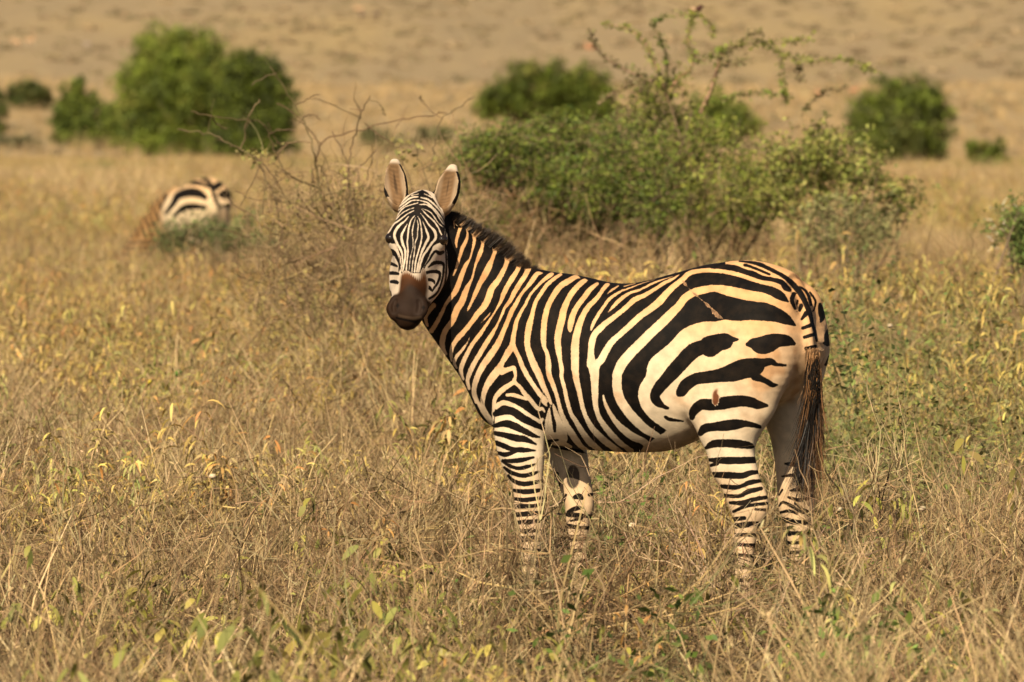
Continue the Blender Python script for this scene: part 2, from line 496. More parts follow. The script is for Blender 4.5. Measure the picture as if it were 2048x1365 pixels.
HEAD = parse_strokes('''
k K660,100 540,155 430,260 330,350 240,480 190,560 185,720 230,800 300,870 330,950 365,1080 385,1300 400,1340 690,1340 720,1290 800,1120 880,930 950,880 1050,790 1065,620 1040,480 960,330 870,200 800,120 720,80
W K615,500,8 585,600,20 565,720,20 575,830,17 575,950,14 550,1040,14 530,1150,14 515,1320,12
W K640,530,9 655,620,22 645,720,20 640,800,17 610,880,17 605,960,17 590,1080,17 570,1200,17 560,1330,16
W K600,470,14 545,540,20 515,640,27 500,760,27 490,880,27 500,1000,27 490,1120,27 470,1320,23
W K650,480,12 680,540,20 700,650,23 710,780,27 690,900,27 660,1000,27 620,1150,27 600,1320,27
W K490,590,9 440,690,31 400,780,39 420,890,43 455,980,39 460,1080,35 440,1200,30 420,1320,25
W K720,550,9 770,670,27 810,790,39 780,870,43 730,970,39 690,1080,31 660,1190,31 635,1320,30
W K510,480,14 450,550,27 350,640,43 295,750,47 330,880,39 390,990,39 415,1080,30 410,1200,22 390,1320,23
W K690,430,9 760,520,20 820,610,27 900,700,43 920,800,43 860,890,39 790,990,39 730,1080,33 690,1200,33 665,1320,30
W K590,390,14 480,450,23 380,530,27 280,600,31 230,680,31 195,730,27
W K710,370,14 780,450,22 880,540,25 950,630,27 990,720,23 1025,790,19
W K590,350,11 490,385,17 400,440,17 340,500,20 265,570,19
W K650,275,17 560,300,20 450,340,20 370,420,22 330,480,27 270,540,20 220,600,17 185,670,16
W K670,235,17 560,240,23 450,310,27 350,390,23 270,480,20 195,575,17
W K650,180,22 540,200,31 430,280,31 340,360,20 260,470,16
W K660,140,12 550,160,17
W K670,300,17 770,300,27 860,350,27 930,430,23 970,500,23 1040,600,20
W K690,240,17 790,270,27 890,360,31 970,450,27 1030,530,20 1065,630,14
W K700,195,25 800,220,31 900,300,31 990,400,27 1050,510,22
W K750,140,14 800,160,20 860,190,22
W K720,360,9 830,410,20 900,490,20 960,580,16 1030,640,14
W K320,900,16 350,1010,22 385,1120,23 385,1240,17
K L165,150,90 240,110,90 300,140,60 340,210,40 368,300,26 362,400,14
K L170,290,45 250,290,50 335,327,26
K L190,430,45 280,430,50 350,440,40
K L195,440,32 205,540,16
K L245,560,40 290,560,55 335,572,50
K L160,540,14 180,640,25 220,710,35 245,765,22
K L1035,110,40 980,130,55 920,100,40 870,150,30 820,240,25 760,320,18 735,400,12
K L815,335,22 890,280,50 960,270,50 1035,290,40 1040,400,30 1030,470,26 1010,560,25 960,700,30 900,770,32 825,815,35
K L755,430,46 850,410,45 950,410,50 985,450,40 960,560,35 900,650,30 870,705,16
K L755,540,42 830,530,45 890,550,40 902,590,16
K L755,640,36 820,650,50 862,690,30
K K1075,640,20 L1070,0,20 1080,200,22 1080,420,22 1060,580,22 1010,720,22 930,830,22 820,915,18
K K1110,660,24 L1115,0,24 1115,180,28 1120,330,24 1130,440,20 1100,590,18 1060,720,14
K L1160,60,20 1165,240,16 1185,420,16
K K190,760,30 215,800,60 255,850,70 290,880,30
K K910,890,30 960,850,70 1010,820,70 1060,790,30
K K205,560,10 200,640,14
''')
# ------------------------------------------------------------------ the standing zebra
class Frame:
    """an animal's own axes: u forward, v to its left, z up"""
    def __init__(s, px, dist, yaw):
        g = ray(px, 900.0); t = dist / g[1]
        s.O = np.array([g[0] * t, dist, 0.0])
        s.O[2] = float(ground_z(s.O[0], s.O[1]))
        s.F = np.array([-math.cos(yaw), math.sin(yaw), 0.0])
        s.L = np.array([-math.sin(yaw), -math.cos(yaw), 0.0])
        s.M = np.stack([s.F, s.L, np.array([0, 0, 1.0])])
        s.yaw = yaw
    def loc(s, px, py, v):                          # local point where the pixel's ray meets the plane v
        r = ray(px, py); c = np.array([0, 0, HCAM])
        v = np.broadcast_to(np.asarray(v, float), r.shape[:-1])
        t = (v - (c - s.O) @ s.L) / (r @ s.L)
        return (c + r * t[..., None] - s.O) @ s.M.T
    def world(s, P): return np.asarray(P) @ s.M + s.O
    def local(s, W): return (np.asarray(W) - s.O) @ s.M.T

def torso_loft(fr, rows, k=0.03, n=4, grp=0):
    rows = np.array(rows, float)
    a = fr.loc(rows[:, 0], rows[:, 1], 0.0); b = fr.loc(rows[:, 0], rows[:, 2], 0.0)
    cen = (a + b) / 2
    rc = (a[:, 2] - b[:, 2]) / 2
    N = len(rows)
    return Loft(cen, np.tile([0, 1.0, 0], (N, 1)), np.tile([0, 0, 1.0], (N, 1)), rows[:, 3], rc, n=n, k=k, grp=grp)
def leg_loft(fr, rows, k=0.03, n=4, grp=0):
    """rows: px centre, py, v, half width in the picture (m), half width sideways (m)"""
    rows = np.array(rows, float)
    cen = fr.loc(rows[:, 0], rows[:, 1], rows[:, 2])
    s, c = math.sin(fr.yaw), math.cos(fr.yaw)
    rb = np.sqrt(np.maximum(rows[:, 3] ** 2 - (rows[:, 4] * s) ** 2, (0.5 * rows[:, 3]) ** 2)) / c
    N = len(rows)
    return Loft(cen, np.tile([1.0, 0, 0], (N, 1)), np.tile([0, 1.0, 0], (N, 1)), rb, rows[:, 4], n=n, k=k, grp=grp)

ZF = Frame(1320, 30.0, R(22))
def build_zebra_lofts():
    fr = ZF
    L = []
    L.append(torso_loft(fr, [(1596, 592, 695, .03), (1583, 561, 740, .13), (1556, 537.5, 792, .19), (1505, 522, 822, .215), (1440, 525, 838, .215),
        (1390, 536, 872, .222), (1330, 555, 901, .255), (1270, 566.5, 904, .28), (1210, 566, 902, .28), (1150, 554, 897, .265), (1092, 547, 892, .235),
        (1045, 560, 880, .2), (1012, 622, 858, .14), (990, 690, 842, .07)]))
    # neck
    cr = np.array([(1090, 552, 0), (1037, 530, 0), (988, 492, .03), (948, 464, .07), (912, 436, .11), (890, 420, .13)], float)
    th = np.array([(990, 850, 0), (948, 785, 0), (908, 728, .03), (876, 682, .07), (858, 648, .11), (852, 610, .13)], float)
    a = fr.loc(cr[:, 0], cr[:, 1], cr[:, 2]); b = fr.loc(th[:, 0], th[:, 1], th[:, 2])
    cen = (a + b) / 2; C = a - b; rc = np.linalg.norm(C, axis=1) / 2; C /= (2 * rc)[:, None]
    T = np.gradient(cen, axis=0); B = np.cross(C, T); B /= np.linalg.norm(B, axis=1)[:, None]
    L.append(Loft(cen, B, C, [.17, .135, .115, .10, .09, .08], rc, k=0.05))
    # legs
    L.append(leg_loft(fr, [(1056, 700, .10, .105, .07), (1046, 770, .125, .11, .075), (1038, 830, .135, .098, .075), (1038, 862, .135, .092, .07), (1041, 897, .135, .087, .062), (1046, 930, .135, .074, .055),
        (1054, 966, .135, .058, .047), (1058, 1003, .135, .053, .044), (1059, 1030, .135, .053, .043), (1061, 1062, .135, .043, .036), (1062, 1100, .135, .032, .027),
        (1062, 1155, .135, .029, .025), (1061, 1183, .135, .036, .033), (1057, 1203, .135, .033, .032), (1054, 1212, .135, .047, .045), (1051, 1228, .135, .056, .053)]))
    L.append(leg_loft(fr, [(1092, 780, -.10, .10, .07), (1112, 850, -.12, .09, .07), (1133, 905, -.12, .079, .06), (1144, 948, -.12, .069, .052), (1152, 975, -.12, .061, .047),
        (1159, 1010, -.12, .055, .045), (1156, 1040, -.12, .044, .036), (1157, 1095, -.12, .032, .027), (1157, 1150, -.12, .029, .025), (1157, 1178, -.12, .036, .033),
        (1153, 1198, -.12, .033, .032), (1150, 1208, -.12, .046, .045), (1147, 1222, -.12, .055, .052)]))
    L.append(leg_loft(fr, [(1515, 610, .12, .15, .10), (1500, 690, .135, .18, .12), (1478, 742, .14, .20, .12), (1459, 790, .145, .194, .105), (1460, 813, .145, .174, .095), (1460, 838, .145, .140, .088), (1458, 868, .145, .110, .075),
        (1461, 902, .145, .087, .06), (1469, 940, .145, .083, .05), (1482, 968, .145, .074, .045), (1492, 993, .145, .076, .042), (1499, 1021, .145, .065, .038),
        (1493, 1050, .145, .043, .032), (1490, 1095, .145, .034, .028), (1487, 1150, .145, .031, .027), (1485, 1185, .145, .039, .035), (1480, 1204, .145, .034, .033),
        (1477, 1214, .145, .048, .046), (1474, 1229, .145, .057, .054)]))
    L.append(leg_loft(fr, [(1572, 615, -.12, .14, .11), (1577, 690, -.14, .158, .12), (1574, 742, -.14, .145, .12), (1574, 790, -.14, .115, .10), (1582, 835, -.14, .10, .08),
        (1588, 868, -.14, .09, .07), (1584, 905, -.14, .068, .055), (1587, 949, -.14, .063, .047), (1593, 993, -.14, .068, .042), (1594, 1021, -.14, .064, .038),
        (1598, 1048, -.14, .044, .032), (1596, 1090, -.14, .035, .028), (1593, 1140, -.14, .031, .027), (1591, 1172, -.14, .039, .035), (1587, 1192, -.14, .034, .033),
        (1584, 1202, -.14, .047, .045), (1581, 1218, -.14, .056, .053)]))
    # tail dock
    tl = np.array([(1588, 576, 0, .05), (1606, 602, .015, .042), (1615, 648, .075, .031), (1621, 690, .10, .026), (1629, 740, .10, .020), (1632, 800, .10, .013)], float)
    c = fr.loc(tl[:, 0], tl[:, 1], tl[:, 2]); 
    N = len(tl)
    L.append(Loft(c, np.tile([1.0, 0, 0], (N, 1)), np.tile([0, 1.0, 0], (N, 1)), tl[:, 3] * .8, tl[:, 3], k=0.014))
    return L

# head: axes N down the face, A across it (to the right in the picture), Bf out of the face
HEAD_V = 0.27
_pk = ZF.loc(841, 386, HEAD_V)
_N = np.array([-0.062, -0.19, -0.50]); _N /= np.linalg.norm(_N)        # world
_A = np.array([1.0, -0.15, 0.0]); _A -= _N * (_A @ _N); _A /= np.linalg.norm(_A)
_A += _N * -0.035; _A /= np.linalg.norm(_A)
_B = np.cross(_N, _A); _B /= np.linalg.norm(_B)
if _B[1] > 0: _B = -_B
HO = ZF.world(_pk)
def hp(s, a, b):                                    # head coordinates -> zebra local
    return ZF.local(HO + s * _N + a * _A + b * _B)
def hv(s, a, b):
    w = s * _N + a * _A + b * _B
    return np.array([w @ ZF.F, w @ ZF.L, w[2]])
def head_loft(rows, **kw):
    """rows: s, a, b, half width, half depth"""
    rows = np.array(rows, float)
    cen = np.array([hp(*r[:3]) for r in rows])
    N = len(rows)
    return Loft(cen, np.tile(hv(0, 1, 0), (N, 1)), np.tile(hv(0, 0, 1), (N, 1)), rows[:, 3], rows[:, 4], grp=1, **kw)
EAR = {-1: [(0.02, -.092, -.075), (-.03, -.108, -.07), (-.085, -.119, -.06), (-.145, -.124, -.05)],
       1: [(0.03, .080, -.075), (-.015, .086, -.07), (-.07, .093, -.06), (-.128, .101, -.05)]}
def build_head_lofts():
    L = []
    L.append(head_loft([(.014, 0, -.06, .045, .04), (.042, 0, -.06, .074, .062), (.09, 0, -.06, .090, .074), (.145, 0, -.064, .099, .08), (.19, 0, -.066, .097, .082),
        (.25, 0, -.064, .080, .076), (.32, 0, -.058, .062, .066), (.385, 0, -.052, .056, .058), (.435, 0, -.050, .061, .054), (.462, 0, -.053, .064, .052), (.485, 0, -.057, .047, .044), (.497, 0, -.062, .028, .030)], k=0.03))
    L.append(head_loft([(.12, 0, -.13, .06, .05), (.17, 0, -.145, .088, .08), (.24, 0, -.148, .107, .09), (.31, 0, -.134, .103, .08), (.37, 0, -.104, .084, .06), (.43, 0, -.085, .066, .045)], k=0.035))
    L.append(head_loft([(.45, 0, -.088, .045, .03), (.483, 0, -.086, .038, .027), (.503, 0, -.078, .025, .018)], k=0.02))
    L.append(head_loft([(.02, 0, -.12, .06, .07), (.12, 0, -.16, .075, .09), (.22, 0, -.2, .07, .08)], k=0.05))       # behind the cheeks, into the neck
    for s in (-1, 1):
        L.append(head_loft([(.140, s * .078, -.045, .024, .03), (.165, s * .092, -.05, .026, .03), (.185, s * .088, -.055, .02, .026)], k=0.025))   # brow
        L.append(head_loft([(.43, s * .052, -.03, .018, .018), (.46, s * .058, -.028, .022, .02), (.485, s * .05, -.03, .016, .016)], k=0.02))        # nostril wing
        g = head_loft([(.435, s * .046, -.004, .008, .010), (.455, s * .050, -.004, .009, .012), (.475, s * .047, -.006, .007, .010)], k=0.008); g.op = 'sub'
        L.append(g)
    for s in (-1, 1):
        e = np.array(EAR[s])
        cen = np.array([hp(*q) for q in e]); N = len(e)
        Bx, Cx = np.tile(hv(0, 1, 0), (N, 1)), np.tile(hv(0, 0, 1), (N, 1))
        L.append(Loft(cen, Bx, Cx, [.031, .046, .044, .017], [.032, .034, .026, .010], n=5, k=0.02, grp=2))
        ci = np.array([hp(q[0], q[1] + s * .001, q[2] + .026) for q in e])
        g = Loft(ci, Bx, Cx, [.012, .038, .038, .012], [.022, .030, .026, .012], n=5, k=0.006, op='sub')
        L.append(g)
    return L

def smooth01(x, a, b):
    t = np.clip((x - a) / (b - a), 0, 1)
    return t * t * (3 - 2 * t)
rng0 = np.random.default_rng(3)
def vnoise(P, s, seed=0):                           # cheap smooth noise from summed sines
    r = np.random.default_rng(seed)
    o = np.zeros(len(P))
    for i in range(9):
        k = r.normal(size=3) * s
        o += np.sin(P @ k + r.uniform(0, 6.28))
    return o / 3.0

def coat_material(name, soft=0.9, edge=2.2):
    m, nt, b = new_mat(name)
    at1 = node(nt, 'ShaderNodeAttribute', attribute_name='tint')
    at2 = node(nt, 'ShaderNodeAttribute', attribute_name='black')
    tc = node(nt, 'ShaderNodeTexCoord')
    n1 = node(nt, 'ShaderNodeTexNoise'); n1.inputs['Scale'].default_value = 260; n1.inputs['Detail'].default_value = 3
    n2 = node(nt, 'ShaderNodeTexNoise'); n2.inputs['Scale'].default_value = 26; n2.inputs['Detail'].default_value = 5
    nt.links.new(tc.outputs['Object'], n1.inputs['Vector']); nt.links.new(tc.outputs['Object'], n2.inputs['Vector'])
    ad = node(nt, 'ShaderNodeMath', operation='MULTIPLY_ADD')           # hairy stripe edges
    n3 = node(nt, 'ShaderNodeTexNoise'); n3.inputs['Scale'].default_value = 75; n3.inputs['Detail'].default_value = 2
    nt.links.new(tc.outputs['Object'], n3.inputs['Vector'])
    a3 = node(nt, 'ShaderNodeMath', operation='MULTIPLY_ADD')
    nt.links.new(n3.outputs['Fac'], a3.inputs[0]); a3.inputs[1].default_value = edge
    nt.links.new(at2.outputs['Fac'], a3.inputs[2])
    nt.links.new(n1.outputs['Fac'], ad.inputs[0]); ad.inputs[1].default_value = 1.6
    nt.links.new(a3.outputs[0], ad.inputs[2])
    mr = node(nt, 'ShaderNodeMapRange', interpolation_type='SMOOTHSTEP')
    mr.inputs['From Min'].default_value = 0.8 + edge / 2 - soft; mr.inputs['From Max'].default_value = 0.8 + edge / 2 + soft
    nt.links.new(ad.outputs[0], mr.inputs['Value'])
    r1 = node(nt, 'ShaderNodeMapRange'); r1.inputs['From Min'].default_value = .3; r1.inputs['From Max'].default_value = .7
    r1.inputs['To Min'].default_value = .80; r1.inputs['To Max'].default_value = 1.12
    nt.links.new(n2.outputs['Fac'], r1.inputs['Value'])
    vm = node(nt, 'ShaderNodeVectorMath', operation='SCALE')
    nt.links.new(at1.outputs['Color'], vm.inputs[0]); nt.links.new(r1.outputs[0], vm.inputs['Scale'])
    rb = node(nt, 'ShaderNodeValToRGB')                                 # black hair, dusty in places
    rb.color_ramp.elements[0].position = .42; rb.color_ramp.elements[0].color = (.004, .003, .0025, 1)
    rb.color_ramp.elements[1].position = .8; rb.color_ramp.elements[1].color = (.015, .0095, .006, 1)
    nt.links.new(n2.outputs['Fac'], rb.inputs['Fac'])
    mx = node(nt, 'ShaderNodeMix', data_type='RGBA')
    nt.links.new(mr.outputs[0], mx.inputs[0]); nt.links.new(rb.outputs[0], mx.inputs[6]); nt.links.new(vm.outputs[0], mx.inputs[7])
    nt.links.new(mx.outputs[2], b.inputs['Base Color'])
    b.inputs['Roughness'].default_value = .7
    b.inputs['Specular IOR Level'].default_value = .1
    bp = node(nt, 'ShaderNodeBump'); bp.inputs['Strength'].default_value = .25; bp.inputs['Distance'].default_value = .004
    nt.links.new(n1.outputs['Fac'], bp.inputs['Height']); nt.links.new(bp.outputs[0], b.inputs['Normal'])
    return m
def attr_material(name, rough=.6, spec=.3, trans=0.0, var=0.25, attr='col'):
    """colour from a mesh attribute, a little different on every copy"""
    m, nt, b = new_mat(name)
    a = node(nt, 'ShaderNodeAttribute', attribute_name=attr)
    oi = node(nt, 'ShaderNodeObjectInfo')
    r = node(nt, 'ShaderNodeMapRange'); r.inputs['To Min'].default_value = 1 - var; r.inputs['To Max'].default_value = 1 + var
    nt.links.new(oi.outputs['Random'], r.inputs['Value'])
    vm = node(nt, 'ShaderNodeVectorMath', operation='SCALE')
    nt.links.new(a.outputs['Color'], vm.inputs[0]); nt.links.new(r.outputs[0], vm.inputs['Scale'])
    nt.links.new(vm.outputs[0], b.inputs['Base Color'])
    b.inputs['Roughness'].default_value = rough
    b.inputs['Specular IOR Level'].default_value = spec
    if trans > 0:
        t = node(nt, 'ShaderNodeBsdfTranslucent')
        nt.links.new(vm.outputs[0], t.inputs['Color'])
        mx = node(nt, 'ShaderNodeMixShader'); mx.inputs[0].default_value = trans
        nt.links.new(b.outputs[0], mx.inputs[1]); nt.links.new(t.outputs[0], mx.inputs[2])
        nt.links.new(mx.outputs[0], nt.nodes['Material Output'].inputs['Surface'])
    return m
def hair_mesh(roots, dirs, lens, width, cols, nseg=4, droop=0.0, seed=0, curl=.15):
    """thin ribbons; roots (n,3) dirs (n,3) unit, lens (n,), cols (n,3)"""
    r = np.random.default_rng(seed)
    n = len(roots)
    side = np.cross(dirs, r.normal(size=(n, 3))); side /= np.linalg.norm(side, axis=1)[:, None] + 1e-9
    bend = r.normal(size=(n, 3)) * curl
    V = np.zeros((n, nseg + 1, 2, 3))
    for i in range(nseg + 1):
        t = i / nseg
        c = roots + dirs * (lens * t)[:, None] + bend * (lens * t * t)[:, None]
        c[:, 2] -= droop * lens * t * t
        w = width * (1 - 0.85 * t ** 1.5)
        V[:, i, 0] = c - side * w; V[:, i, 1] = c + side * w
    base = (np.arange(n) * (nseg + 1) * 2)[:, None]
    F = []
    for i in range(nseg):
        F.append(np.concatenate([base + 2 * i, base + 2 * i + 1, base + 2 * i + 3, base + 2 * i + 2], 1))
    cc = np.repeat(cols, (nseg + 1) * 2, 0)
    return V.reshape(-1, 3), np.concatenate(F), cc

MAT_COAT = coat_material('striped_coat')
MAT_HAIR = attr_material('coarse_hair', rough=.5, spec=.35, var=0.0)
def eye_mat():
    m, nt, b = new_mat('dark_eye')
    tc = node(nt, 'ShaderNodeTexNoise'); tc.inputs['Scale'].default_value = 40
    rp = node(nt, 'ShaderNodeValToRGB'); rp.color_ramp.elements[0].color = (.006, .004, .003, 1); rp.color_ramp.elements[1].color = (.02, .012, .007, 1)
    nt.links.new(tc.outputs['Fac'], rp.inputs['Fac']); nt.links.new(rp.outputs[0], b.inputs['Base Color'])
    b.inputs['Roughness'].default_value = .08
    return m
MAT_EYE = eye_mat()
def lathe_ball(c, r, ax, n=12):
    th = np.linspace(0, math.pi, n + 1); ph = np.linspace(0, 2 * math.pi, 2 * n, endpoint=False)
    V = np.array([[math.sin(t) * math.cos(p), math.sin(t) * math.sin(p), math.cos(t)] for t in th for p in ph]) * np.asarray(ax) * r + c
    m = 2 * n
    F = np.array([[i * m + j, i * m + (j + 1) % m, (i + 1) * m + (j + 1) % m, (i + 1) * m + j] for i in range(n) for j in range(m)])
    return V, F

def build_zebra(h=0.005):
    fr = ZF
    lofts = build_zebra_lofts() + build_head_lofts()
    V, Q = surface(lofts, (-1.02, -.36, -.03), (1.02, .62, 1.80), h)
    c = fr.world(V[Q].mean(1)) - HO
    c = c @ np.stack([_N, _A, _B]).T
    V, Q = refine(V, Q, (c[:, 0] > -.24) & (c[:, 0] < .56) & (np.abs(c[:, 1]) < .17) & (c[:, 2] > -.17))
    V[:, 2] = np.maximum(V[:, 2], 0.0)
    _, G = field(lofts, V, True)
    n3 = np.cross(V[Q[:, 2]] - V[Q[:, 0]], V[Q[:, 3]] - V[Q[:, 1]])
    N = np.zeros_like(V)
    for a in range(4): np.add.at(N, Q[:, a], n3)
    N /= np.linalg.norm(N, axis=1)[:, None] + 1e-12
    for _ in range(5):                              # iron out the joints between the lofts
        nbs = np.zeros_like(V); c = np.zeros(len(V))
        for a in range(4):
            for b2 in ((a + 1) % 4, (a + 3) % 4):
                np.add.at(nbs, Q[:, a], V[Q[:, b2]]); np.add.at(c, Q[:, a], 1)
        V = np.where((G == 0)[:, None], V * .4 + .6 * nbs / np.maximum(c, 1)[:, None], V)
    V = V + N * ((.0035 * vnoise(V, 7, 41) + .0016 * vnoise(V, 19, 42)) * (G == 0))[:, None]      # muscle and skin relief
    W = fr.world(V)
    px = to_px(W)
    n3 = np.cross(V[Q[:, 2]] - V[Q[:, 0]], V[Q[:, 3]] - V[Q[:, 1]])
    N = np.zeros_like(V)
    for a in range(4): np.add.at(N, Q[:, a], n3)
    N /= np.linalg.norm(N, axis=1)[:, None] + 1e-12
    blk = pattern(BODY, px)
    blk = np.where((V[:, 2] < .36) & (G == 0), np.minimum(blk, 2.2 - 3.6 * np.maximum(np.sin(V[:, 2] * 150 + 1.4 * vnoise(V, 12, 7)), 0) + .5 * vnoise(V, 30, 8)), blk)
    hd = pattern(HEAD, px)
    hs = (W - HO) @ np.stack([_N, _A, _B]).T        # head coordinates
    ishead = (G == 1) & (hs[:, 2] > -.25)
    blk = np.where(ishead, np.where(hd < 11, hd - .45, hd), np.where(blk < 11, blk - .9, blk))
    # light coat: ochre dust on the back, cream flanks, whiter belly and face
    z = V[:, 2]
    n1 = vnoise(V, 9, 1); n2 = vnoise(V, 40, 2)
    o = smooth01(z + .06 * n1 + .12 * np.maximum(V[:, 0], 0), .70, 1.18)
    cream, ochre, leg = np.array([.83, .67, .45]), np.array([.70, .395, .175]), np.array([.70, .46, .25])
    tint = cream * (1 - o)[:, None] + ochre * o[:, None]
    lg = smooth01(.62 - z, 0, .18)[:, None] * .75
    tint = tint * (1 - lg) + leg * lg
    st = (smooth01(n1 * .5 + n2 * .8, .45, 1.4) * smooth01(z, .6, .95))[:, None] * .6         # rust coloured dirt
    tint = tint * (1 - st) + np.array([.50, .24, .09]) * st
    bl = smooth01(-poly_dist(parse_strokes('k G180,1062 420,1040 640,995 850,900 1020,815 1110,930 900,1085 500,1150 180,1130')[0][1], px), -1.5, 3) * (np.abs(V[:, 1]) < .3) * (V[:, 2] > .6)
    tint = tint * (1 - .55 * bl[:, None]) + np.array([.30, .19, .11]) * .55 * bl[:, None]  # brown belly skin, with the shadow under the belly painted in
    # face
    face = np.array([.64, .51, .365])
    tint[ishead] = face
    s_, a_, b_ = hs[:, 0], hs[:, 1], hs[:, 2]
    noise = .012 * n2
    brown = ishead * smooth01(s_ + 1.6 * noise + .004 * np.sin(a_ * 900 + 3 * n2), .310, .338) * smooth01(.055 - np.abs(a_) + .12 * (s_ - .33) + .004 * n2, 0, .016) * smooth01(b_, -.08, -.05)
    tint = tint * (1 - brown[:, None]) + (np.array([.105, .038, .011]) * (1 - .55 * smooth01(s_, .325, .375))[:, None]) * brown[:, None]
    blk = np.where(brown > .4, 12, blk)
    mz = ishead * smooth01(s_ + noise + .0 - .45 * np.maximum(np.abs(a_) - .03, 0) , .372, .395)
    mz = np.maximum(mz, ishead * smooth01(s_, .41, .425))
    tint = tint * (1 - mz[:, None]) + (np.array([.026, .0135, .0075]) + np.clip(n2, -1, 1)[:, None] * .004) * mz[:, None]
    nz = smooth01(.5 - np.abs(s_ - .456) / .02 - np.abs(np.abs(a_) - .049) / .012 - (b_ < -.02) * 2, -.4, .3) * ishead
    tint = tint * (1 - .75 * nz[:, None])
    blk = np.where(mz > .4, 12, blk)
    ml = smooth01(1 - np.abs(s_ - (.508 - 3.2 * a_ ** 2)) / .0045, 0, .6) * ishead * (np.abs(a_) < .055) * (b_ > -.1)
    tint = tint * (1 - .85 * ml[:, None])
    lip = smooth01(1 - np.abs(s_ - (.498 - 3.2 * a_ ** 2)) / .007, 0, .8) * ishead * (np.abs(a_) < .045) * (b_ > -.1) * .4
    tint = tint * (1 - lip[:, None]) + np.array([.10, .065, .038]) * lip[:, None]
    # ears: pale cup with brown hair, dark rim and white tip
    ear = G == 2
    for sgn in (-1, 1):
        e = np.array(EAR[sgn]); m = ear & (a_ * sgn > 0)
        t = np.clip((e[0, 0] - s_[m]) / (e[0, 0] - e[-1, 0]), 0, 1.1)
        ca = np.interp(t, np.linspace(0, 1, 4), e[:, 1]); cb = np.interp(t, np.linspace(0, 1, 4), e[:, 2])
        da = np.abs(a_[m] - ca); front = b_[m] - cb
        c = np.tile(np.array([.205, .118, .054]), (m.sum(), 1))
        c += smooth01(da, .015, .032)[:, None] * np.array([.16, .14, .10])
        hair = (np.sin(s_[m] * 420 + a_[m] * 150 * sgn + 2 * n2[m]) * .5 + .5) * smooth01(.024 - da, 0, .014)
        c *= (1 - .2 * hair)[:, None]
        slit = smooth01(.006 + .003 * n2[m] - da, 0, .006) * smooth01(t, .15, .35) * smooth01(.8 - t, 0, .2)
        c *= (1 - .6 * slit)[:, None]
        tip = smooth01(t, .86, .97)[:, None]
        c = c * (1 - tip) + np.array([.60, .48, .35]) * tip
        bk = 12 * np.ones(m.sum())
        wd = np.interp(t, [0, .33, .67, 1], [.031, .046, .044, .017])
        rim = (da > wd - .0045) & (t < .9) & (t > .1)
        bk = np.where(rim | ((front < -.006) & (t < .82)), -6, bk)
        tint[m] = c; blk[m] = bk
    # chestnut on the far foreleg, scab on the thigh, hooves
    ch = smooth01(1.05 - np.hypot((px[:, 0] - 1146) / 13.5, (px[:, 1] - 954) / 24), 0, .12) * (V[:, 1] < 0) * (z < .7) * (N[:, 1] > 0)
    tint = tint * (1 - ch[:, None]) + np.array([.085, .062, .044]) * ch[:, None]
    sc = smooth01(1.1 - np.hypot(px[:, 0] - 1435.5, px[:, 1] - 794) / 10.5 + .45 * vnoise(V, 90, 51), 0, .25) * (V[:, 1] > .1)
    tint = tint * (1 - sc[:, None]) + np.array([.17, .06, .024]) * sc[:, None]
    blk = np.where(sc > .5, 12, blk)
    # scar across the haunch, torn skin
    scar = stroke_dist(np.array([[1366, 563, 2.], [1382, 582, 2], [1402, 599, 3], [1421, 617, 6], [1432, 628, 8], [1444, 637, 3]]), px)
    sm = (smooth01(1.2 - scar - 1.2 * vnoise(V, 70, 52), 0, 2) * (V[:, 1] > 0) * (z > .8))[:, None] * .8
    tint = tint * (1 - sm) + np.array([.22, .125, .07]) * sm
    blk = np.where((scar + 1.2 * vnoise(V, 70, 52) < .6) & (V[:, 1] > 0) & (z > .8), np.maximum(blk, .3), blk)
    hoof = z < .055
    tint[hoof] = (.05, .042, .035)
    tb = smooth01(1.0 - z, .0, .25) * (G == 0) * 0
    tint = tint * np.array([.82, .82, .86])
    root = empty('zebra', fr.O)
    Wl = W - fr.O
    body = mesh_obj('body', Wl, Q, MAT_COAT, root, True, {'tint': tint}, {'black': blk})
    # eyes
    for s in (-1, 1):
        c = fr.world(hp(.174, s * .0985, -.036)) - fr.O
        v, f = lathe_ball(c, .0215, (1, 1, 1))
        mesh_obj('eye', v, f, MAT_EYE, root, True, {'col': np.tile([.01, .008, .006], (len(v), 1))})
        # lashes
        rr = np.random.default_rng(5 + s)
        n = 60
        t = rr.uniform(-1, 1, n)
        P0 = np.array([fr.world(hp(.164 - .006 * (1 - abs(q)), s * (.095 + .012 * q), -.026 - .008 * abs(q))) - fr.O for q in t])
        d = np.array([(_B * .7 + _N * .55 + _A * s * (.35 + .3 * q)) for q in t]); d /= np.linalg.norm(d, axis=1)[:, None]
        v, f, c = hair_mesh(P0, d, rr.uniform(.014, .024, n), .0009, np.tile([.012, .009, .007], (n, 1)), 3, .3, 4)
        mesh_obj('eyelashes', v, f, MAT_HAIR, root, False, {'col': c})
    # mane: stiff upright hair along the crest, striped like the neck below it
    cr = np.array([(1075, 546, 0), (1056, 538, 0), (1037, 530, 0), (1012, 511, .015), (988, 492, .03), (966, 477, .052), (948, 464, .07), (930, 449, .09), (912, 436, .11), (898, 428, .12)], float)
    cw = catmull(np.concatenate([fr.loc(cr[:, 0], cr[:, 1], cr[:, 2]), np.array([[.01], [.026], [.038], [.045], [.045], [.042], [.037], [.03], [.022], [.012]])], 1), 8)
    rr = np.random.default_rng(8)
    n = 9000
    t = rr.uniform(0, len(cw) - 1.001, n); i = t.astype(int); f = (t - i)[:, None]
    p = cw[i] * (1 - f) + cw[i + 1] * f
    tan = cw[i + 1, :3] - cw[i, :3]; tan /= np.linalg.norm(tan, axis=1)[:, None]
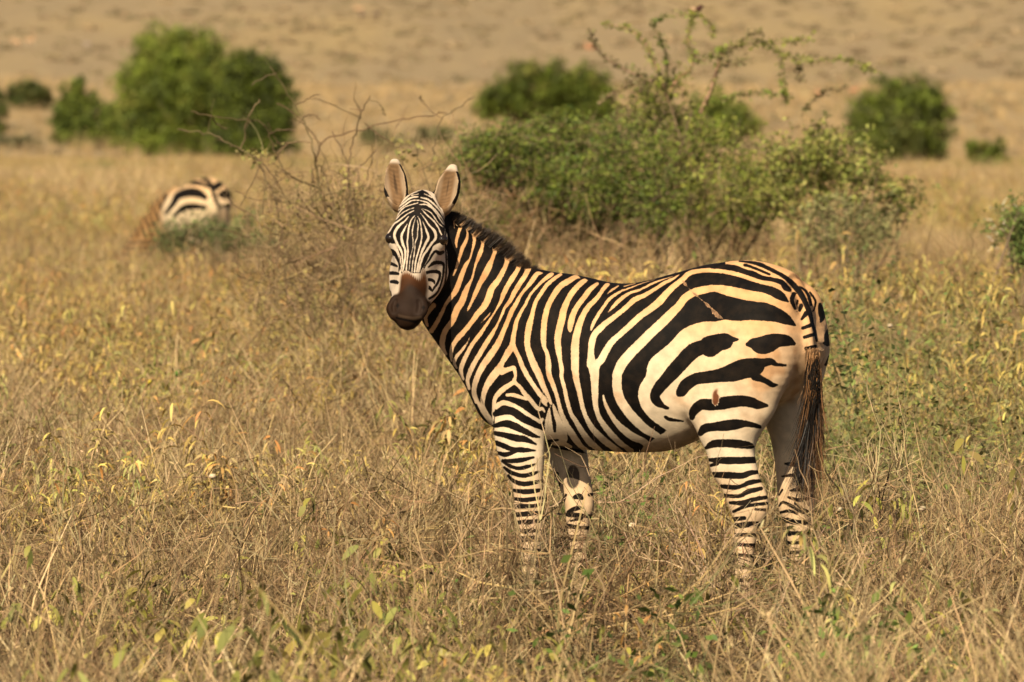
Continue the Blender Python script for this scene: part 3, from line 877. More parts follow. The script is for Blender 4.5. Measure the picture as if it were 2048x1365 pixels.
    lat = np.cross(tan, [0, 0, 1.0]); lat /= np.linalg.norm(lat, axis=1)[:, None]
    up = np.cross(lat, tan)
    up *= np.sign(up[:, 2:3])
    sp = rr.normal(size=n) * .011
    root_p = p[:, :3] + lat * sp[:, None] - up * .018
    d = up + lat * (sp * 9)[:, None] - tan * rr.normal(.16, .12, n)[:, None]; d /= np.linalg.norm(d, axis=1)[:, None]
    ln = p[:, 3] * rr.uniform(.75, 1.12, n) + .018
    rp = fr.world(root_p + up * .012)
    qx = to_px(rp) + np.array([-3.0, 5.0])
    lightm = pattern(BODY, qx) > 1.0
    cc = np.where(lightm[:, None], np.array([.40, .24, .12]), np.array([.02, .014, .01])) * rr.uniform(.7, 1.2, n)[:, None]
    ln = np.where(lightm, ln * .68, ln)
    dw = d @ fr.M
    v, f, c = hair_mesh(fr.world(root_p) - fr.O, dw, ln, .0011, cc, 3, 0, 9, .10)
    tt = np.tile(np.repeat(np.arange(4) / 3.0, 2), n)[:, None]       # light hair turns dark towards its tip
    c = c * (1 - smooth01(tt, .4, .85)) + np.array([.035, .022, .014]) * smooth01(tt, .4, .85)
    mesh_obj('mane', v, f, MAT_HAIR, root, False, {'col': c})
    rr = np.random.default_rng(31)                  # the end of the mane between the ears
    n = 260
    P0 = np.array([fr.world(hp(.012 + .03 * q, .004 + .012 * w, -.012 - .035 * (1 - q))) - fr.O for q, w in zip(rr.uniform(0, 1, n), rr.normal(size=n))])
    d = -_N + .35 * _B + rr.normal(size=(n, 3)) * .25; d /= np.linalg.norm(d, axis=1)[:, None]
    v, f, c = hair_mesh(P0, d, rr.uniform(.02, .035, n), .0011, np.tile([.012, .009, .007], (n, 1)), 3, 0, 9, .1)
    mesh_obj('forelock', v, f, MAT_HAIR, root, False, {'col': c})
    # tail tuft
    rr = np.random.default_rng(12)
    tl = np.array([(1621, 668), (1625, 700), (1629, 735), (1632, 775), (1632, 805)], float)
    n = 7500
    t = .85 + 3.14 * rr.uniform(0, 1, n) ** .8; i = t.astype(int); f = (t - i)[:, None]
    pp = tl[i] * (1 - f) + tl[i + 1] * f
    side = rr.normal(size=n) * .5
    P0 = fr.loc(pp[:, 0], pp[:, 1], np.full(n, .10)); P0[:, 1] += np.clip(side, -1, 1) * .034; P0[:, 0] -= rr.uniform(-.015, .015, n)
    tgt = np.array([(1606, 985), (1612, 960), (1622, 930), (1634, 880)], float)[rr.choice(4, n, p=[.45, .3, .17, .08])] + rr.normal(size=(n, 2)) * np.array([5, 30])
    tgt[:, 0] += side * -9
    P1 = fr.loc(tgt[:, 0], tgt[:, 1], np.full(n, .08)); P1[:, 1] += rr.normal(size=n) * .02
    frac = rr.uniform(.55, 1.0, n) ** .7
    frac *= np.clip(.14 + .5 * (t - .85), 0, 1)
    dv = P1 - P0; ln = np.linalg.norm(dv, axis=1); d = dv / ln[:, None]
    d[:, 0] += side * .035
    d /= np.linalg.norm(d, axis=1)[:, None]
    br = (rr.uniform(size=n) < np.where(t < 1.5, .9, .16)) | (side < -.32)
    cc = np.where(br[:, None], np.array([.19, .092, .036]), np.array([.010, .0075, .006])) * np.where((t < 1.35)[:, None], np.array([1.7, 1.9, 2.2]), 1.0) * rr.uniform(.6, 1.3, n)[:, None]
    v, f, c = hair_mesh(fr.world(P0) - fr.O, d @ fr.M, ln * frac, .0013, cc, 5, .03, 13, .075)
    mesh_obj('tail_tuft', v, f, MAT_HAIR, root, False, {'col': c})
    return root
zebra = build_zebra(0.0045)
tag(zebra, 'large striped zebra standing side on in dry grass, turning its head to face the viewer', 'zebra')
# ------------------------------------------------------------------ ground: one sheet from under the camera to beyond the rise
def build_ground():
    ys = np.concatenate([np.arange(-40, 120, 2.5), np.arange(120, 500, 10), np.arange(500, 1500, 25), np.arange(1500, 6001, 150)])
    xs = np.concatenate([-np.geomspace(60, 3200, 26)[::-1], np.arange(-57, 58, 3), np.geomspace(60, 3200, 26)])
    X, Y = np.meshgrid(xs, ys)
    V = np.stack([X, Y, ground_z(X, Y)], -1).reshape(-1, 3)
    nx = len(xs)
    i = (np.arange(len(ys) - 1)[:, None] * nx + np.arange(nx - 1)[None]).ravel()
    F = np.stack([i, i + 1, i + nx + 1, i + nx], 1)
    m, nt, b = new_mat('dry_plain')
    geo = node(nt, 'ShaderNodeNewGeometry')
    def noise(sx, sy, detail=5, rough=.6):
        mp = node(nt, 'ShaderNodeMapping'); mp.inputs['Scale'].default_value = (sx, sy, sx)
        nt.links.new(geo.outputs['Position'], mp.inputs['Vector'])
        n = node(nt, 'ShaderNodeTexNoise'); n.inputs['Scale'].default_value = 1; n.inputs['Detail'].default_value = detail; n.inputs['Roughness'].default_value = rough
        nt.links.new(mp.outputs[0], n.inputs['Vector'])
        return n
    def ramp(n, stops):
        r = node(nt, 'ShaderNodeValToRGB')
        while len(r.color_ramp.elements) < len(stops): r.color_ramp.elements.new(.5)
        for e, (p, c) in zip(r.color_ramp.elements, stops): e.position = p; e.color = (*c, 1)
        nt.links.new(n.outputs['Fac'], r.inputs['Fac'])
        return r
    def mix(f, a, c, mode='MIX'):
        x = node(nt, 'ShaderNodeMix', data_type='RGBA', blend_type=mode)
        if isinstance(f, float): x.inputs[0].default_value = f
        else: nt.links.new(f, x.inputs[0])
        nt.links.new(a, x.inputs[6]); nt.links.new(c, x.inputs[7])
        return x.outputs[2]
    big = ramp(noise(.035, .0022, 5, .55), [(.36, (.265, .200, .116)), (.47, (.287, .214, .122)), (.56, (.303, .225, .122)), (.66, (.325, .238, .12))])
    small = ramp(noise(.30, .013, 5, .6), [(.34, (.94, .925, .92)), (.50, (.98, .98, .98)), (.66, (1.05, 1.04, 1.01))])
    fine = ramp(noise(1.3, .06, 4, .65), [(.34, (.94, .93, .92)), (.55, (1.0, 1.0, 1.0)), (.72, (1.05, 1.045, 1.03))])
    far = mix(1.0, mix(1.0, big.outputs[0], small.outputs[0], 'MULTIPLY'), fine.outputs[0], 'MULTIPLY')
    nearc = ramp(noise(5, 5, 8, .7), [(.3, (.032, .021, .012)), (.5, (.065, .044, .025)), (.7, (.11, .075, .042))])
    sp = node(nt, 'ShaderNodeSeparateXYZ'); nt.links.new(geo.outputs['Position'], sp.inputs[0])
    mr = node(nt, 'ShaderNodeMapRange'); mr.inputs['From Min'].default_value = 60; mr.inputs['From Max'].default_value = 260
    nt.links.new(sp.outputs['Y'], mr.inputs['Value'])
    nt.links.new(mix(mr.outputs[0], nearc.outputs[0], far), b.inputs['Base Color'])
    b.inputs['Roughness'].default_value = .95; b.inputs['Specular IOR Level'].default_value = .05
    bp = node(nt, 'ShaderNodeBump'); bp.inputs['Distance'].default_value = .12; bp.inputs['Strength'].default_value = .25
    n = noise(1.4, 1.4, 8, .75); nt.links.new(n.outputs['Fac'], bp.inputs['Height']); nt.links.new(bp.outputs[0], b.inputs['Normal'])
    o = mesh_obj('ground', V, F, m, None, True)
    tag(o, kind='structure')
    return o
build_ground()

# ------------------------------------------------------------------ plant building blocks
class Plant:
    """collects ribbons and thin stems with a colour per vertex"""
    def __init__(s, seed):
        s.r = np.random.default_rng(seed); s.V = []; s.F = []; s.C = []; s.n = 0
    def ribbon(s, pts, w, col, side=None, tipcol=None):
        pts = np.asarray(pts, float); k = len(pts)
        if side is None:
            side = np.cross(pts[-1] - pts[0], s.r.normal(size=3))
        side = side / (np.linalg.norm(side) + 1e-9)
        w = np.asarray(w, float).reshape(-1, 1)
        v = np.empty((2 * k, 3)); v[0::2] = pts - side * w; v[1::2] = pts + side * w
        i = s.n + 2 * np.arange(k - 1)[:, None]
        s.F.append(np.concatenate([i, i + 1, i + 3, i + 2], 1))
        s.V.append(v)
        c = np.tile(np.asarray(col, float), (2 * k, 1))
        if tipcol is not None:
            t = np.repeat(np.linspace(0, 1, k), 2)[:, None]
            c = c * (1 - t) + np.asarray(tipcol) * t
        s.C.append(c); s.n += 2 * k
    def tube(s, pts, rad, col, m=4):
        pts = np.asarray(pts, float); k = len(pts)
        t = np.gradient(pts, axis=0); t /= np.linalg.norm(t, axis=1)[:, None] + 1e-9
        a = np.cross(t, [0.31, 0.83, 0.46]); a /= np.linalg.norm(a, axis=1)[:, None] + 1e-9
        b = np.cross(t, a)
        ph = np.arange(m) * 2 * math.pi / m
        rad = np.broadcast_to(np.asarray(rad, float), (k,))
        v = pts[:, None] + rad[:, None, None] * (a[:, None] * np.cos(ph)[None, :, None] + b[:, None] * np.sin(ph)[None, :, None])
        i = s.n + (np.arange(k - 1) * m)[:, None]; j = np.arange(m)[None]; j2 = (j + 1) % m
        s.F.append(np.stack([i + j, i + j2, i + m + j2, i + m + j], -1).reshape(-1, 4))
        s.V.append(v.reshape(-1, 3)); s.C.append(np.tile(np.asarray(col, float), (k * m, 1))); s.n += k * m
    def leaf(s, p, d, L, W, col, curl=.6, nseg=3, tip=None):
        """a leaf that droops and curls from p in direction d"""
        d = d / (np.linalg.norm(d) + 1e-9)
        pts = [np.array(p, float)]; q = d.copy()
        for _ in range(nseg):
            pts.append(pts[-1] + q * L / nseg)
            q = q + np.array([0, 0, -curl]) * (3.0 / nseg) * .6; q /= np.linalg.norm(q) + 1e-9
        side = np.cross(d, s.r.normal(size=3) * .5 + np.array([0, 0, 1]))
        prof = np.sin(np.linspace(.12, 1, nseg + 1) * math.pi * .96) * .5 * W + .0006
        s.ribbon(pts, prof, col, side, tip)
    def cards(s, P, size, cols, flat=0.3, aspect=.55):
        """many little leaves at once: diamond faces at points P"""
        n = len(P); r = s.r
        a = r.normal(size=(n, 3)); a[:, 2] *= .6; a /= np.linalg.norm(a, axis=1)[:, None]
        nr = r.normal(size=(n, 3)); nr[:, 2] = np.abs(nr[:, 2]) + flat
        b = np.cross(nr, a); b /= np.linalg.norm(b, axis=1)[:, None]
        L = (np.asarray(size) * r.uniform(.6, 1.35, n))[:, None]
        v = np.stack([P - a * L * .5, P + b * L * aspect * .5 + a * L * .05, P + a * L * .5, P - b * L * aspect * .5 + a * L * .05], 1)
        s.F.append(s.n + np.arange(4 * n).reshape(n, 4)); s.V.append(v.reshape(-1, 3)); s.C.append(np.repeat(cols, 4, 0)); s.n += 4 * n
    def get(s): return np.concatenate(s.V), np.concatenate(s.F), np.concatenate(s.C)
def vary(r, c, a=.22, n=None):
    c = np.asarray(c, float)
    if n is None: return np.clip(c * (1 + r.normal() * a) * (1 + r.normal(size=3) * .05), .004, .9)
    return np.clip(c * (1 + r.normal(size=(n, 1)) * a) * (1 + r.normal(size=(n, 3)) * .05), .004, .9)

MAT_DRY = attr_material('dry_stems', rough=.85, spec=.12, trans=.08, var=.36)
MAT_LEAF = attr_material('leaves', rough=.6, spec=.25, trans=.2, var=.25)
MAT_BARK = attr_material('bark', rough=.9, spec=.1, var=.0)

STRAW, GREY, YEL, ORG, OLV, GRN = (.43, .298, .132), (.265, .173, .087), (.51, .372, .108), (.48, .25, .08), (.34, .29, .075), (.12, .17, .035)
def p_straw(seed, h=.5, n=42):
    p = Plant(seed); r = p.r
    for _ in range(n):
        a = r.uniform(0, 6.28); b = r.normal(size=2) * .07; L = h * r.uniform(.5, 1.1); ln = abs(r.normal()) * .2 + .03
        pts = [np.array([b[0], b[1], 0])]
        dr = np.array([math.cos(a) * ln, math.sin(a) * ln, 1.0])
        for i in range(4):
            pts.append(pts[-1] + dr / np.linalg.norm(dr) * L / 4)
            dr = dr + np.array([math.cos(a), math.sin(a), -.35]) * abs(r.normal()) * .2
        p.ribbon(pts, np.array([.0019, .0020, .0018, .0014, .0007]) * r.uniform(.8, 1.5), vary(r, STRAW if r.uniform() < .7 else GREY), None, vary(r, (.43, .32, .17)))
        if r.uniform() < .2:
            q = pts[-1]
            for _ in range(5): p.leaf(q - dr * .004 * r.uniform(0, 3), r.normal(size=3) + np.array([0, 0, 1.2]), .022, .004, vary(r, (.45, .34, .18)), .2, 2)
    return p
def twig(p, q, d, L, w, col, lvl, up=.25):
    r = p.r; pts = [q]; k = 4
    for i in range(k):
        d = d + r.normal(size=3) * .22 + np.array([0, 0, up * .3]); d /= np.linalg.norm(d)
        pts.append(pts[-1] + d * L / k)
    p.ribbon(pts, np.linspace(w, w * .5, k + 1), vary(r, col, .2))
    if lvl > 0:
        for _ in range(r.integers(3, 6)):
            i = r.integers(1, k + 1); nd = d + r.normal(size=3) * .75; nd /= np.linalg.norm(nd)
            twig(p, pts[i], nd, L * r.uniform(.35, .65), w * .62, col, lvl - 1, up)
    return pts
def p_twigs(seed, h=.5, n=7, col=GREY, lvl=2):
    p = Plant(seed); r = p.r
    for _ in range(n):
        a = r.uniform(0, 6.28); ln = abs(r.normal()) * .4
        c = col if r.uniform() < .75 else (.32, .235, .13)
        twig(p, np.array([*(r.normal(size=2) * .07), 0]), np.array([math.cos(a) * ln, math.sin(a) * ln, 1.0]), h * r.uniform(.5, .95), .0030, c, lvl)
    return p
def p_forb(seed, h=.55, n=5, leafcol=YEL, alt=ORG, nl=11, LL=(.035, .075), W=(.007, .013), stem=GREY, curl=.9, altp=.15, zr=(-1.0, .7)):
    p = Plant(seed); r = p.r
    for _ in range(n):
        a = r.uniform(0, 6.28); ln = abs(r.normal()) * .3
        pts = twig(p, np.array([*(r.normal(size=2) * .06), 0]), np.array([math.cos(a) * ln, math.sin(a) * ln, 1.0]), h * r.uniform(.6, 1.05), .002, stem, 1)
        pts = catmull(pts, 4)
        for _ in range(nl):
            q = pts[int(len(pts) * r.uniform(.3, .999) ** .8)]
            a = r.uniform(0, 6.28); d = np.array([math.cos(a), math.sin(a), r.uniform(*zr)])
            q = q + d * r.uniform(0, .03)
            c = vary(r, alt if r.uniform() < altp else leafcol, .2)
            p.leaf(q, d, r.uniform(*LL), r.uniform(*W), c, curl * r.uniform(.4, 1.5), 4, c * r.uniform(.75, 1.1))
    return p
def p_litter(seed):
    p = Plant(seed); r = p.r
    for _ in range(70):
        q = np.array([*(r.normal(size=2) * .2), r.uniform(0, .16)]); d = r.normal(size=3); d[2] = abs(d[2]) * .5; d /= np.linalg.norm(d)
        L = r.uniform(.08, .3)
        p.ribbon([q, q + d * L * .5 + r.normal(size=3) * .01, q + d * L], [.002, .0018, .001], vary(r, np.array(GREY if r.uniform() < .6 else STRAW) * .62, .25))
    return p
def p_herb(seed, h=.35, col=GRN):
    p = Plant(seed); r = p.r
    for _ in range(6):
        a = r.uniform(0, 6.28); ln = abs(r.normal()) * .35
        pts = twig(p, np.array([*(r.normal(size=2) * .05), 0]), np.array([math.cos(a) * ln, math.sin(a) * ln, 1.0]), h * r.uniform(.6, 1.1), .002, (.2, .19, .08), 1)
        P = np.concatenate([np.asarray(pts)[r.integers(1, 5, 16)] + r.normal(size=(16, 3)) * .03])
        p.cards(P, .035, vary(r, col, .3, 16), .5, .45)
    return p

def scatter(name, label, protos, P, pid, rot, scl, mat):
    """one object: the plant kinds and the points they grow on; geometry nodes put a plant on every point"""
    V, F, C, K, off = [], [], [], [], 0
    for k, pl in enumerate(protos):
        v, f, c = pl.get()
        V.append(v); F.append(f + off); C.append(c); K.append(np.full(len(v), k)); off += len(v)
    n = len(P)
    V.append(P); C.append(np.zeros((n, 3))); K.append(np.full(n, -1))
    nv = off
    z = np.zeros(nv)
    o = mesh_obj(name, np.concatenate(V), np.concatenate(F), mat, None, False, {'col': np.concatenate(C)},
                 {'kind_id': np.concatenate(K), 'pick': np.concatenate([z, pid]), 'scl': np.concatenate([z, scl]),
                  'rx': np.concatenate([z, rot[:, 0]]), 'ry': np.concatenate([z, rot[:, 1]]), 'rz': np.concatenate([z, rot[:, 2]])})
    g = bpy.data.node_groups.new(name, 'GeometryNodeTree')
    g.interface.new_socket('Geometry', in_out='INPUT', socket_type='NodeSocketGeometry')
    g.interface.new_socket('Geometry', in_out='OUTPUT', socket_type='NodeSocketGeometry')
    N, L = g.nodes.new, g.links.new
    gi, go = N('NodeGroupInput'), N('NodeGroupOutput')
    def attr(nm, t='FLOAT'):
        a = N('GeometryNodeInputNamedAttribute'); a.data_type = t; a.inputs['Name'].default_value = nm
        return a.outputs['Attribute']
    cmp = N('FunctionNodeCompare'); cmp.data_type = 'FLOAT'; cmp.operation = 'LESS_THAN'; cmp.inputs['B'].default_value = -.5
    L(attr('kind_id'), cmp.inputs['A'])
    sep = N('GeometryNodeSeparateGeometry'); sep.domain = 'POINT'
    L(gi.outputs[0], sep.inputs['Geometry']); L(cmp.outputs[0], sep.inputs['Selection'])
    m2p = N('GeometryNodeMeshToPoints'); L(sep.outputs['Selection'], m2p.inputs['Mesh'])
    sti = N('GeometryNodeSplitToInstances'); sti.domain = 'POINT'
    f2i = N('FunctionNodeFloatToInt'); L(attr('kind_id'), f2i.inputs[0])
    L(sep.outputs['Inverted'], sti.inputs['Geometry']); L(f2i.outputs[0], sti.inputs['Group ID'])
    iop = N('GeometryNodeInstanceOnPoints'); iop.inputs['Pick Instance'].default_value = True
    L(m2p.outputs[0], iop.inputs['Points']); L(sti.outputs['Instances'], iop.inputs['Instance'])
    f2 = N('FunctionNodeFloatToInt'); L(attr('pick'), f2.inputs[0]); L(f2.outputs[0], iop.inputs['Instance Index'])
    cx = N('ShaderNodeCombineXYZ'); L(attr('rx'), cx.inputs[0]); L(attr('ry'), cx.inputs[1]); L(attr('rz'), cx.inputs[2])
    e2r = N('FunctionNodeEulerToRotation'); L(cx.outputs[0], e2r.inputs[0]); L(e2r.outputs[0], iop.inputs['Rotation'])
    cs = N('ShaderNodeCombineXYZ')
    for i in range(3): L(attr('scl'), cs.inputs[i])
    L(cs.outputs[0], iop.inputs['Scale'])
    L(iop.outputs[0], go.inputs[0])
    md = o.modifiers.new('plants', 'NODES'); md.node_group = g
    tag(o, label, kind='stuff')
    return o
def wedge_points(r, d0, d1, dens, side=1.45, pad=4.0):
    """random points on the part of the meadow the picture can see, with some to spare at the sides"""
    w1 = .0644 * d1 * side + pad
    n = int((d1 - d0) * 2 * w1 * dens)
    y = r.uniform(d0, d1, n); x = r.uniform(-w1, w1, n)
    m = np.abs(x) < .0644 * y * side + pad
    x, y = x[m], y[m]
    return np.stack([x, y, ground_z(x, y)], 1)
def sow(name, label, protos, bands, mat, seed, patch=None, tilt=.12, deep=True):
    r = np.random.default_rng(seed)
    P, S = [], []
    for d0, d1, dens, s in bands:
        p = wedge_points(r, d0, d1, dens)
        if patch is not None:
            p = p[r.uniform(size=len(p)) < patch(p)]
        P.append(p); S.append(r.uniform(.7, 1.25, len(p)) * s * (1 + .28 * np.clip(vnoise(p * np.array([1, .8, 0]), 1.5, seed + 50), -1, 1)))
    P, S = np.concatenate(P), np.concatenate(S)
    gx = 1024 + FPX * P[:, 0] / P[:, 1]; nr = (P[:, 1] > 24.5) & (P[:, 1] < 30.6)     # deeper round the forelegs, trodden by the far hind foot
    S = S * np.where(nr & (gx > 960) & (gx < 1260), 1.08 if deep else .7, np.where(nr & (gx > 1535) & (gx < 1650), .52, np.where(nr & (gx > 1390) & (gx <= 1535), .85, 1.0)))
    n = len(P)
    rot = np.stack([r.normal(size=n) * tilt, r.normal(size=n) * tilt, r.uniform(0, 6.28, n)], 1)
    P[:, 2] -= .01
    return scatter(name, label, protos, P, r.integers(0, len(protos), n).astype(float), rot, S, mat)
def patchy(scale, lo, hi, seed):
    def f(p): return smooth01(vnoise(np.stack([p[:, 0] * scale, p[:, 1] * scale * .5, 0 * p[:, 0]], 1), 1.0, seed), lo, hi)
    return f
def patch_yellow(p):                                # the curled yellow weeds stand mostly behind the zebra
    f = .08 + .92 * smooth01(p[:, 1] + 3 * vnoise(p, .25, 4), 30, 46)
    return f * (.22 + .78 * patchy(.5, -.6, .5, 14)(p))
def patch_twig(p):
    f = 1 - .65 * smooth01(p[:, 1] + 4 * vnoise(p, .25, 5), 36, 60)
    return f * (.25 + .75 * patchy(.6, -.6, .4, 15)(p))
def low_front(p):                                   # shorter sward just in front of the animal's legs
    return np.ones(len(p))
def patch_straw(p): return .15 + .85 * patchy(.55, -.5, .5, 21)(p)
def p_stalks(seed, h=.55):                          # stout old stalks with a few side branches and the odd dry leaf
    p = Plant(seed); r = p.r
    for _ in range(3):
        a = r.uniform(0, 6.28); ln = abs(r.normal()) * .45
        c = [(.31, .215, .12), (.23, .158, .09), (.36, .215, .10)][r.integers(3)]
        q = np.array([*(r.normal(size=2) * .06), 0]); d = np.array([math.cos(a) * ln, math.sin(a) * ln, 1.0]); d /= np.linalg.norm(d)
        L = h * r.uniform(.6, 1.1); pts = [q]
        for i in range(5):
            d = d + r.normal(size=3) * .14; d /= np.linalg.norm(d); pts.append(pts[-1] + d * L / 5)
        p.tube(pts, np.linspace(.0030, .0014, 6), vary(r, c, .15), 3)
        for i in range(1, 6):
            for _ in range(r.integers(0, 3)):
                twig(p, pts[i], d + r.normal(size=3) * .6, L * r.uniform(.2, .45), .0018, c, 1)
    return p
def build_meadow():
    sow('dry_grass', 'fine straw coloured grass covering the meadow', [p_straw(100 + i, .44 + .05 * i, 18 + 6 * i) for i in range(4)],
        [(17.5, 46, 8, .82), (46, 110, 6, 1.0), (110, 240, 2.4, 1.6), (240, 560, 3.0, .72), (560, 900, .25, 2.2)], MAT_DRY, 1, patch_straw)
    sow('twiggy_weeds', 'tangled grey brown dry weed stalks across the meadow', [p_twigs(200 + i, .42 + .05 * (i % 3), 6, [GREY, (.31, .21, .105), (.14, .088, .045)][i % 3]) for i in range(6)],
        [(17.5, 46, 12, .88), (25.5, 29.3, 9, 1.05), (46, 110, 5, 1.0), (110, 240, 1.0, 1.5)], MAT_DRY, 2, patch_twig)
    sow('old_stalks', 'stout pale old weed stalks standing in the nearer meadow', [p_stalks(250 + i, .5 + .05 * i) for i in range(4)],
        [(17.5, 30, 2.0, .85), (30, 60, 1.4, .9)], MAT_DRY, 7, patchy(.7, -.5, .4, 31))
    sow('yellow_weeds', 'waist high weeds with curled dry yellow leaves', [p_forb(300 + i, .5 + .04 * i, 5, YEL, ORG, 26, (.04, .082), (.0055, .0095), curl=1.3) for i in range(3)] + [p_forb(310, .5, 5, (.42, .30, .115), ORG, 20, altp=.4, curl=1.1)] + [p_forb(312 + i, .5, 5, [(.34, .31, .085), (.28, .265, .075)][i], YEL, 24, (.035, .075), (.006, .011), curl=1.2) for i in range(2)] + [p_forb(311, .5, 5, (.37, .345, .12), YEL, 24, (.04, .08), (.0055, .010), curl=1.3)],
        [(20, 46, 8, .9), (46, 75, 13, 1.0), (75, 110, 12, .85), (110, 240, 4.0, 1.4), (240, 520, 2.2, .75)], MAT_LEAF, 3, patch_yellow, deep=False)
    sow('tall_weeds', 'tall yellow weeds with curled leaves on the low swell behind the rump', [p_forb(330 + i, .5 + .05 * i, 5, YEL, (.36, .33, .10), 26, (.045, .085), (.006, .010), curl=1.3, altp=.3) for i in range(4)],
        [(38, 60, 5, 1.05)], MAT_LEAF, 9, lambda p: smooth_step(p[:, 0], 1.2, 2.4) * (.3 + .7 * patchy(.9, -.5, .4, 44)(p)))
    sow('fallen_stalks', 'flattened dry stalks lying between the weeds', [p_litter(400 + i) for i in range(3)],
        [(18, 46, 7, 1.0), (46, 120, 2.5, 1.4)], MAT_DRY, 4)
    sow('olive_weeds', 'weeds with drooping olive and yellow green leaves', [p_forb(500 + i, .44, 3, [(.27, .245, .055), (.20, .195, .045), (.36, .285, .07)][i], (.37, .31, .07), 9, (.04, .08), (.012, .022), curl=.8, zr=(-1.6, .2), altp=.4) for i in range(3)],
        [(18, 30, 2.6, .9), (30, 60, 1.6, .9)], MAT_LEAF, 5, patchy(.5, -.3, .6, 16), deep=False)
    sow('green_weeds', 'low green weeds growing among the dry stalks', [p_herb(600 + i) for i in range(3)],
        [(22, 46, 2.2, .9), (46, 120, .9, 1.0), (120, 420, .4, 1.5)], MAT_LEAF, 6, lambda p: np.maximum(patchy(.6, .1, .8, 17)(p), 1.0 * np.exp(-((p[:, 0] - 1.9) / .9) ** 2 - ((p[:, 1] - 38) / 6) ** 2)))
    sow('leafy_herbs', 'olive green leafy herbs filling the meadow right of the rump', [p_herb(640 + i, .62, c) for i, c in enumerate([(.19, .20, .055), (.15, .175, .045), (.24, .23, .07)])],
        [(31.5, 50, 11, 1.0)], MAT_LEAF, 10, lambda p: np.exp(-((p[:, 0] - 2.1) / 1.0) ** 2 - ((p[:, 1] - 39) / 6) ** 2) * (.25 + .75 * patchy(1.1, -.4, .5, 45)(p)))
    sow('distant_scrub', 'low brown and grey green scrub dotting the far rise', [p_scrub(700 + i, c) for i, c in enumerate([(.295, .222, .13), (.28, .212, .122), (.31, .234, .134), (.26, .21, .115), (.325, .243, .135)])],
        [(560, 800, .02, .9), (800, 2000, .008, 1.1)], MAT_LEAF, 8, lambda p: .35 + .65 * patchy(.02, -.6, .6, 33)(p * np.array([1, .12, 1])), tilt=.0)
def p_scrub(seed, col):
    p = Plant(seed); r = p.r
    P = r.normal(size=(90, 3)) * np.array([.55, .55, .22]); P[:, 2] = np.abs(P[:, 2]) + .05
    p.cards(P, .34, vary(r, col, .25, 90), .3, .6)
    return p
build_meadow()
# ------------------------------------------------------------------ trees far across the plain
def blob_foliage(p, blobs, size, cols, leaves_per_clump=9, shell=.55, spread=.07):
    """blobs: centre, radii, number of leaf clumps"""
    r = p.r
    for c, rad, n in blobs:
        c, rad = np.array(c), np.array(rad)
        k = max(6, n // 9)                          # lobes of the crown, each a cluster of leaf clumps
        u = r.normal(size=(k, 3)); u /= np.linalg.norm(u, axis=1)[:, None]
        lc = c + u * rad * r.uniform(.4, 1.16, k)[:, None]
        lr = rad.mean() * r.uniform(.11, .40, k)
        w = lr ** 2 / (lr ** 2).sum()
        j = r.choice(k, n, p=w)
        q = r.normal(size=(n, 3)); q /= np.linalg.norm(q, axis=1)[:, None]
        cc = lc[j] + q * (lr[j] * r.uniform(.55, 1.05, n))[:, None]
        m = leaves_per_clump
        P = np.repeat(cc, m, 0) + r.normal(size=(n * m, 3)) * rad.mean() * spread * np.where(r.uniform(size=(n * m, 1)) < .18, 2.8, 1.0)
        base = np.asarray(cols)[r.integers(0, len(cols), k)][j] * (1 + .22 * r.normal(size=(n, 1)))
        p.cards(P, size, np.clip(np.repeat(base, m, 0) * (1 + .22 * r.normal(size=(n * m, 1))), .004, .9), .4, .6)
def far_tree(name, label, dist, base, blobs, cols, seed, group=None, cat='tree', leaf=.19, dens=2.5, trunk=(.30, .22, .14)):
    """base and blobs in photo pixels: blob = px, py, rx, ry"""
    dist = ground_dist(*base)
    sc = FPX / dist
    o = at(base[0], base[1], dist); o[2] = float(ground_z(o[0], o[1]))
    root = empty(name, o)
    p = Plant(seed); r = p.r
    B = []
    for bx, by, rx, ry in blobs:
        c = at(bx, by, dist) - o
        c[1] += r.normal() * rx / sc * .25
        B.append((c, (rx / sc, rx / sc * .8, ry / sc), int(dens * (60 + 1100 * (rx * ry) / 10000.0))))
    blob_foliage(p, B, leaf * dist / 510, cols)
    v, f, c = p.get()
    mesh_obj('crown', v, f, MAT_LEAF, root, False, {'col': c})
    t = Plant(seed + 1); r = t.r
    for c, rad, n in B:
        for _ in range(2):
            q = np.array([r.normal() * .15, r.normal() * .15, -.1]) * dist / 510
            e = c + r.normal(size=3) * rad * .35
            pts = catmull([q, q * .5 + e * .45 + np.array([0, 0, -.05]) * e[2], e], 4)
            t.tube(pts, np.linspace(.16, .04, len(pts)) * dist / 510, vary(r, trunk, .15), 5)
    v, f, c = t.get()
    mesh_obj('trunk', v, f, MAT_BARK, root, True, {'col': c})
    tag(root, label, cat, group)
    return root
GA = [(.140, .182, .026), (.185, .230, .034), (.09, .118, .024), (.21, .215, .045)]
GB = [(.130, .17, .026), (.165, .20, .034), (.095, .125, .024)]
GD = [(.085, .105, .030), (.115, .130, .036), (.14, .15, .038)]
GR = 'bushy trees far across the plain'
far_tree('bushy_tree', 'tallest bushy tree at upper left, its domed crown standing behind the thorny twigs', 500, (395, 318),
    [(330, 105, 60, 50), (390, 100, 52, 45), (290, 165, 55, 50), (360, 165, 90, 60), (430, 165, 40, 60), (300, 225, 60, 55), (380, 235, 80, 60), (330, 280, 80, 36), (420, 290, 60, 30)], GA, 31, GR)
far_tree('bushy_tree', 'rounded dark tree touching the right side of the tallest bushy tree', 495, (520, 322),
    [(480, 150, 42, 50), (520, 165, 50, 55), (550, 215, 44, 60), (490, 230, 60, 60), (545, 275, 46, 40), (470, 290, 60, 32)], GA[:3] + GD[:1], 32, GR)
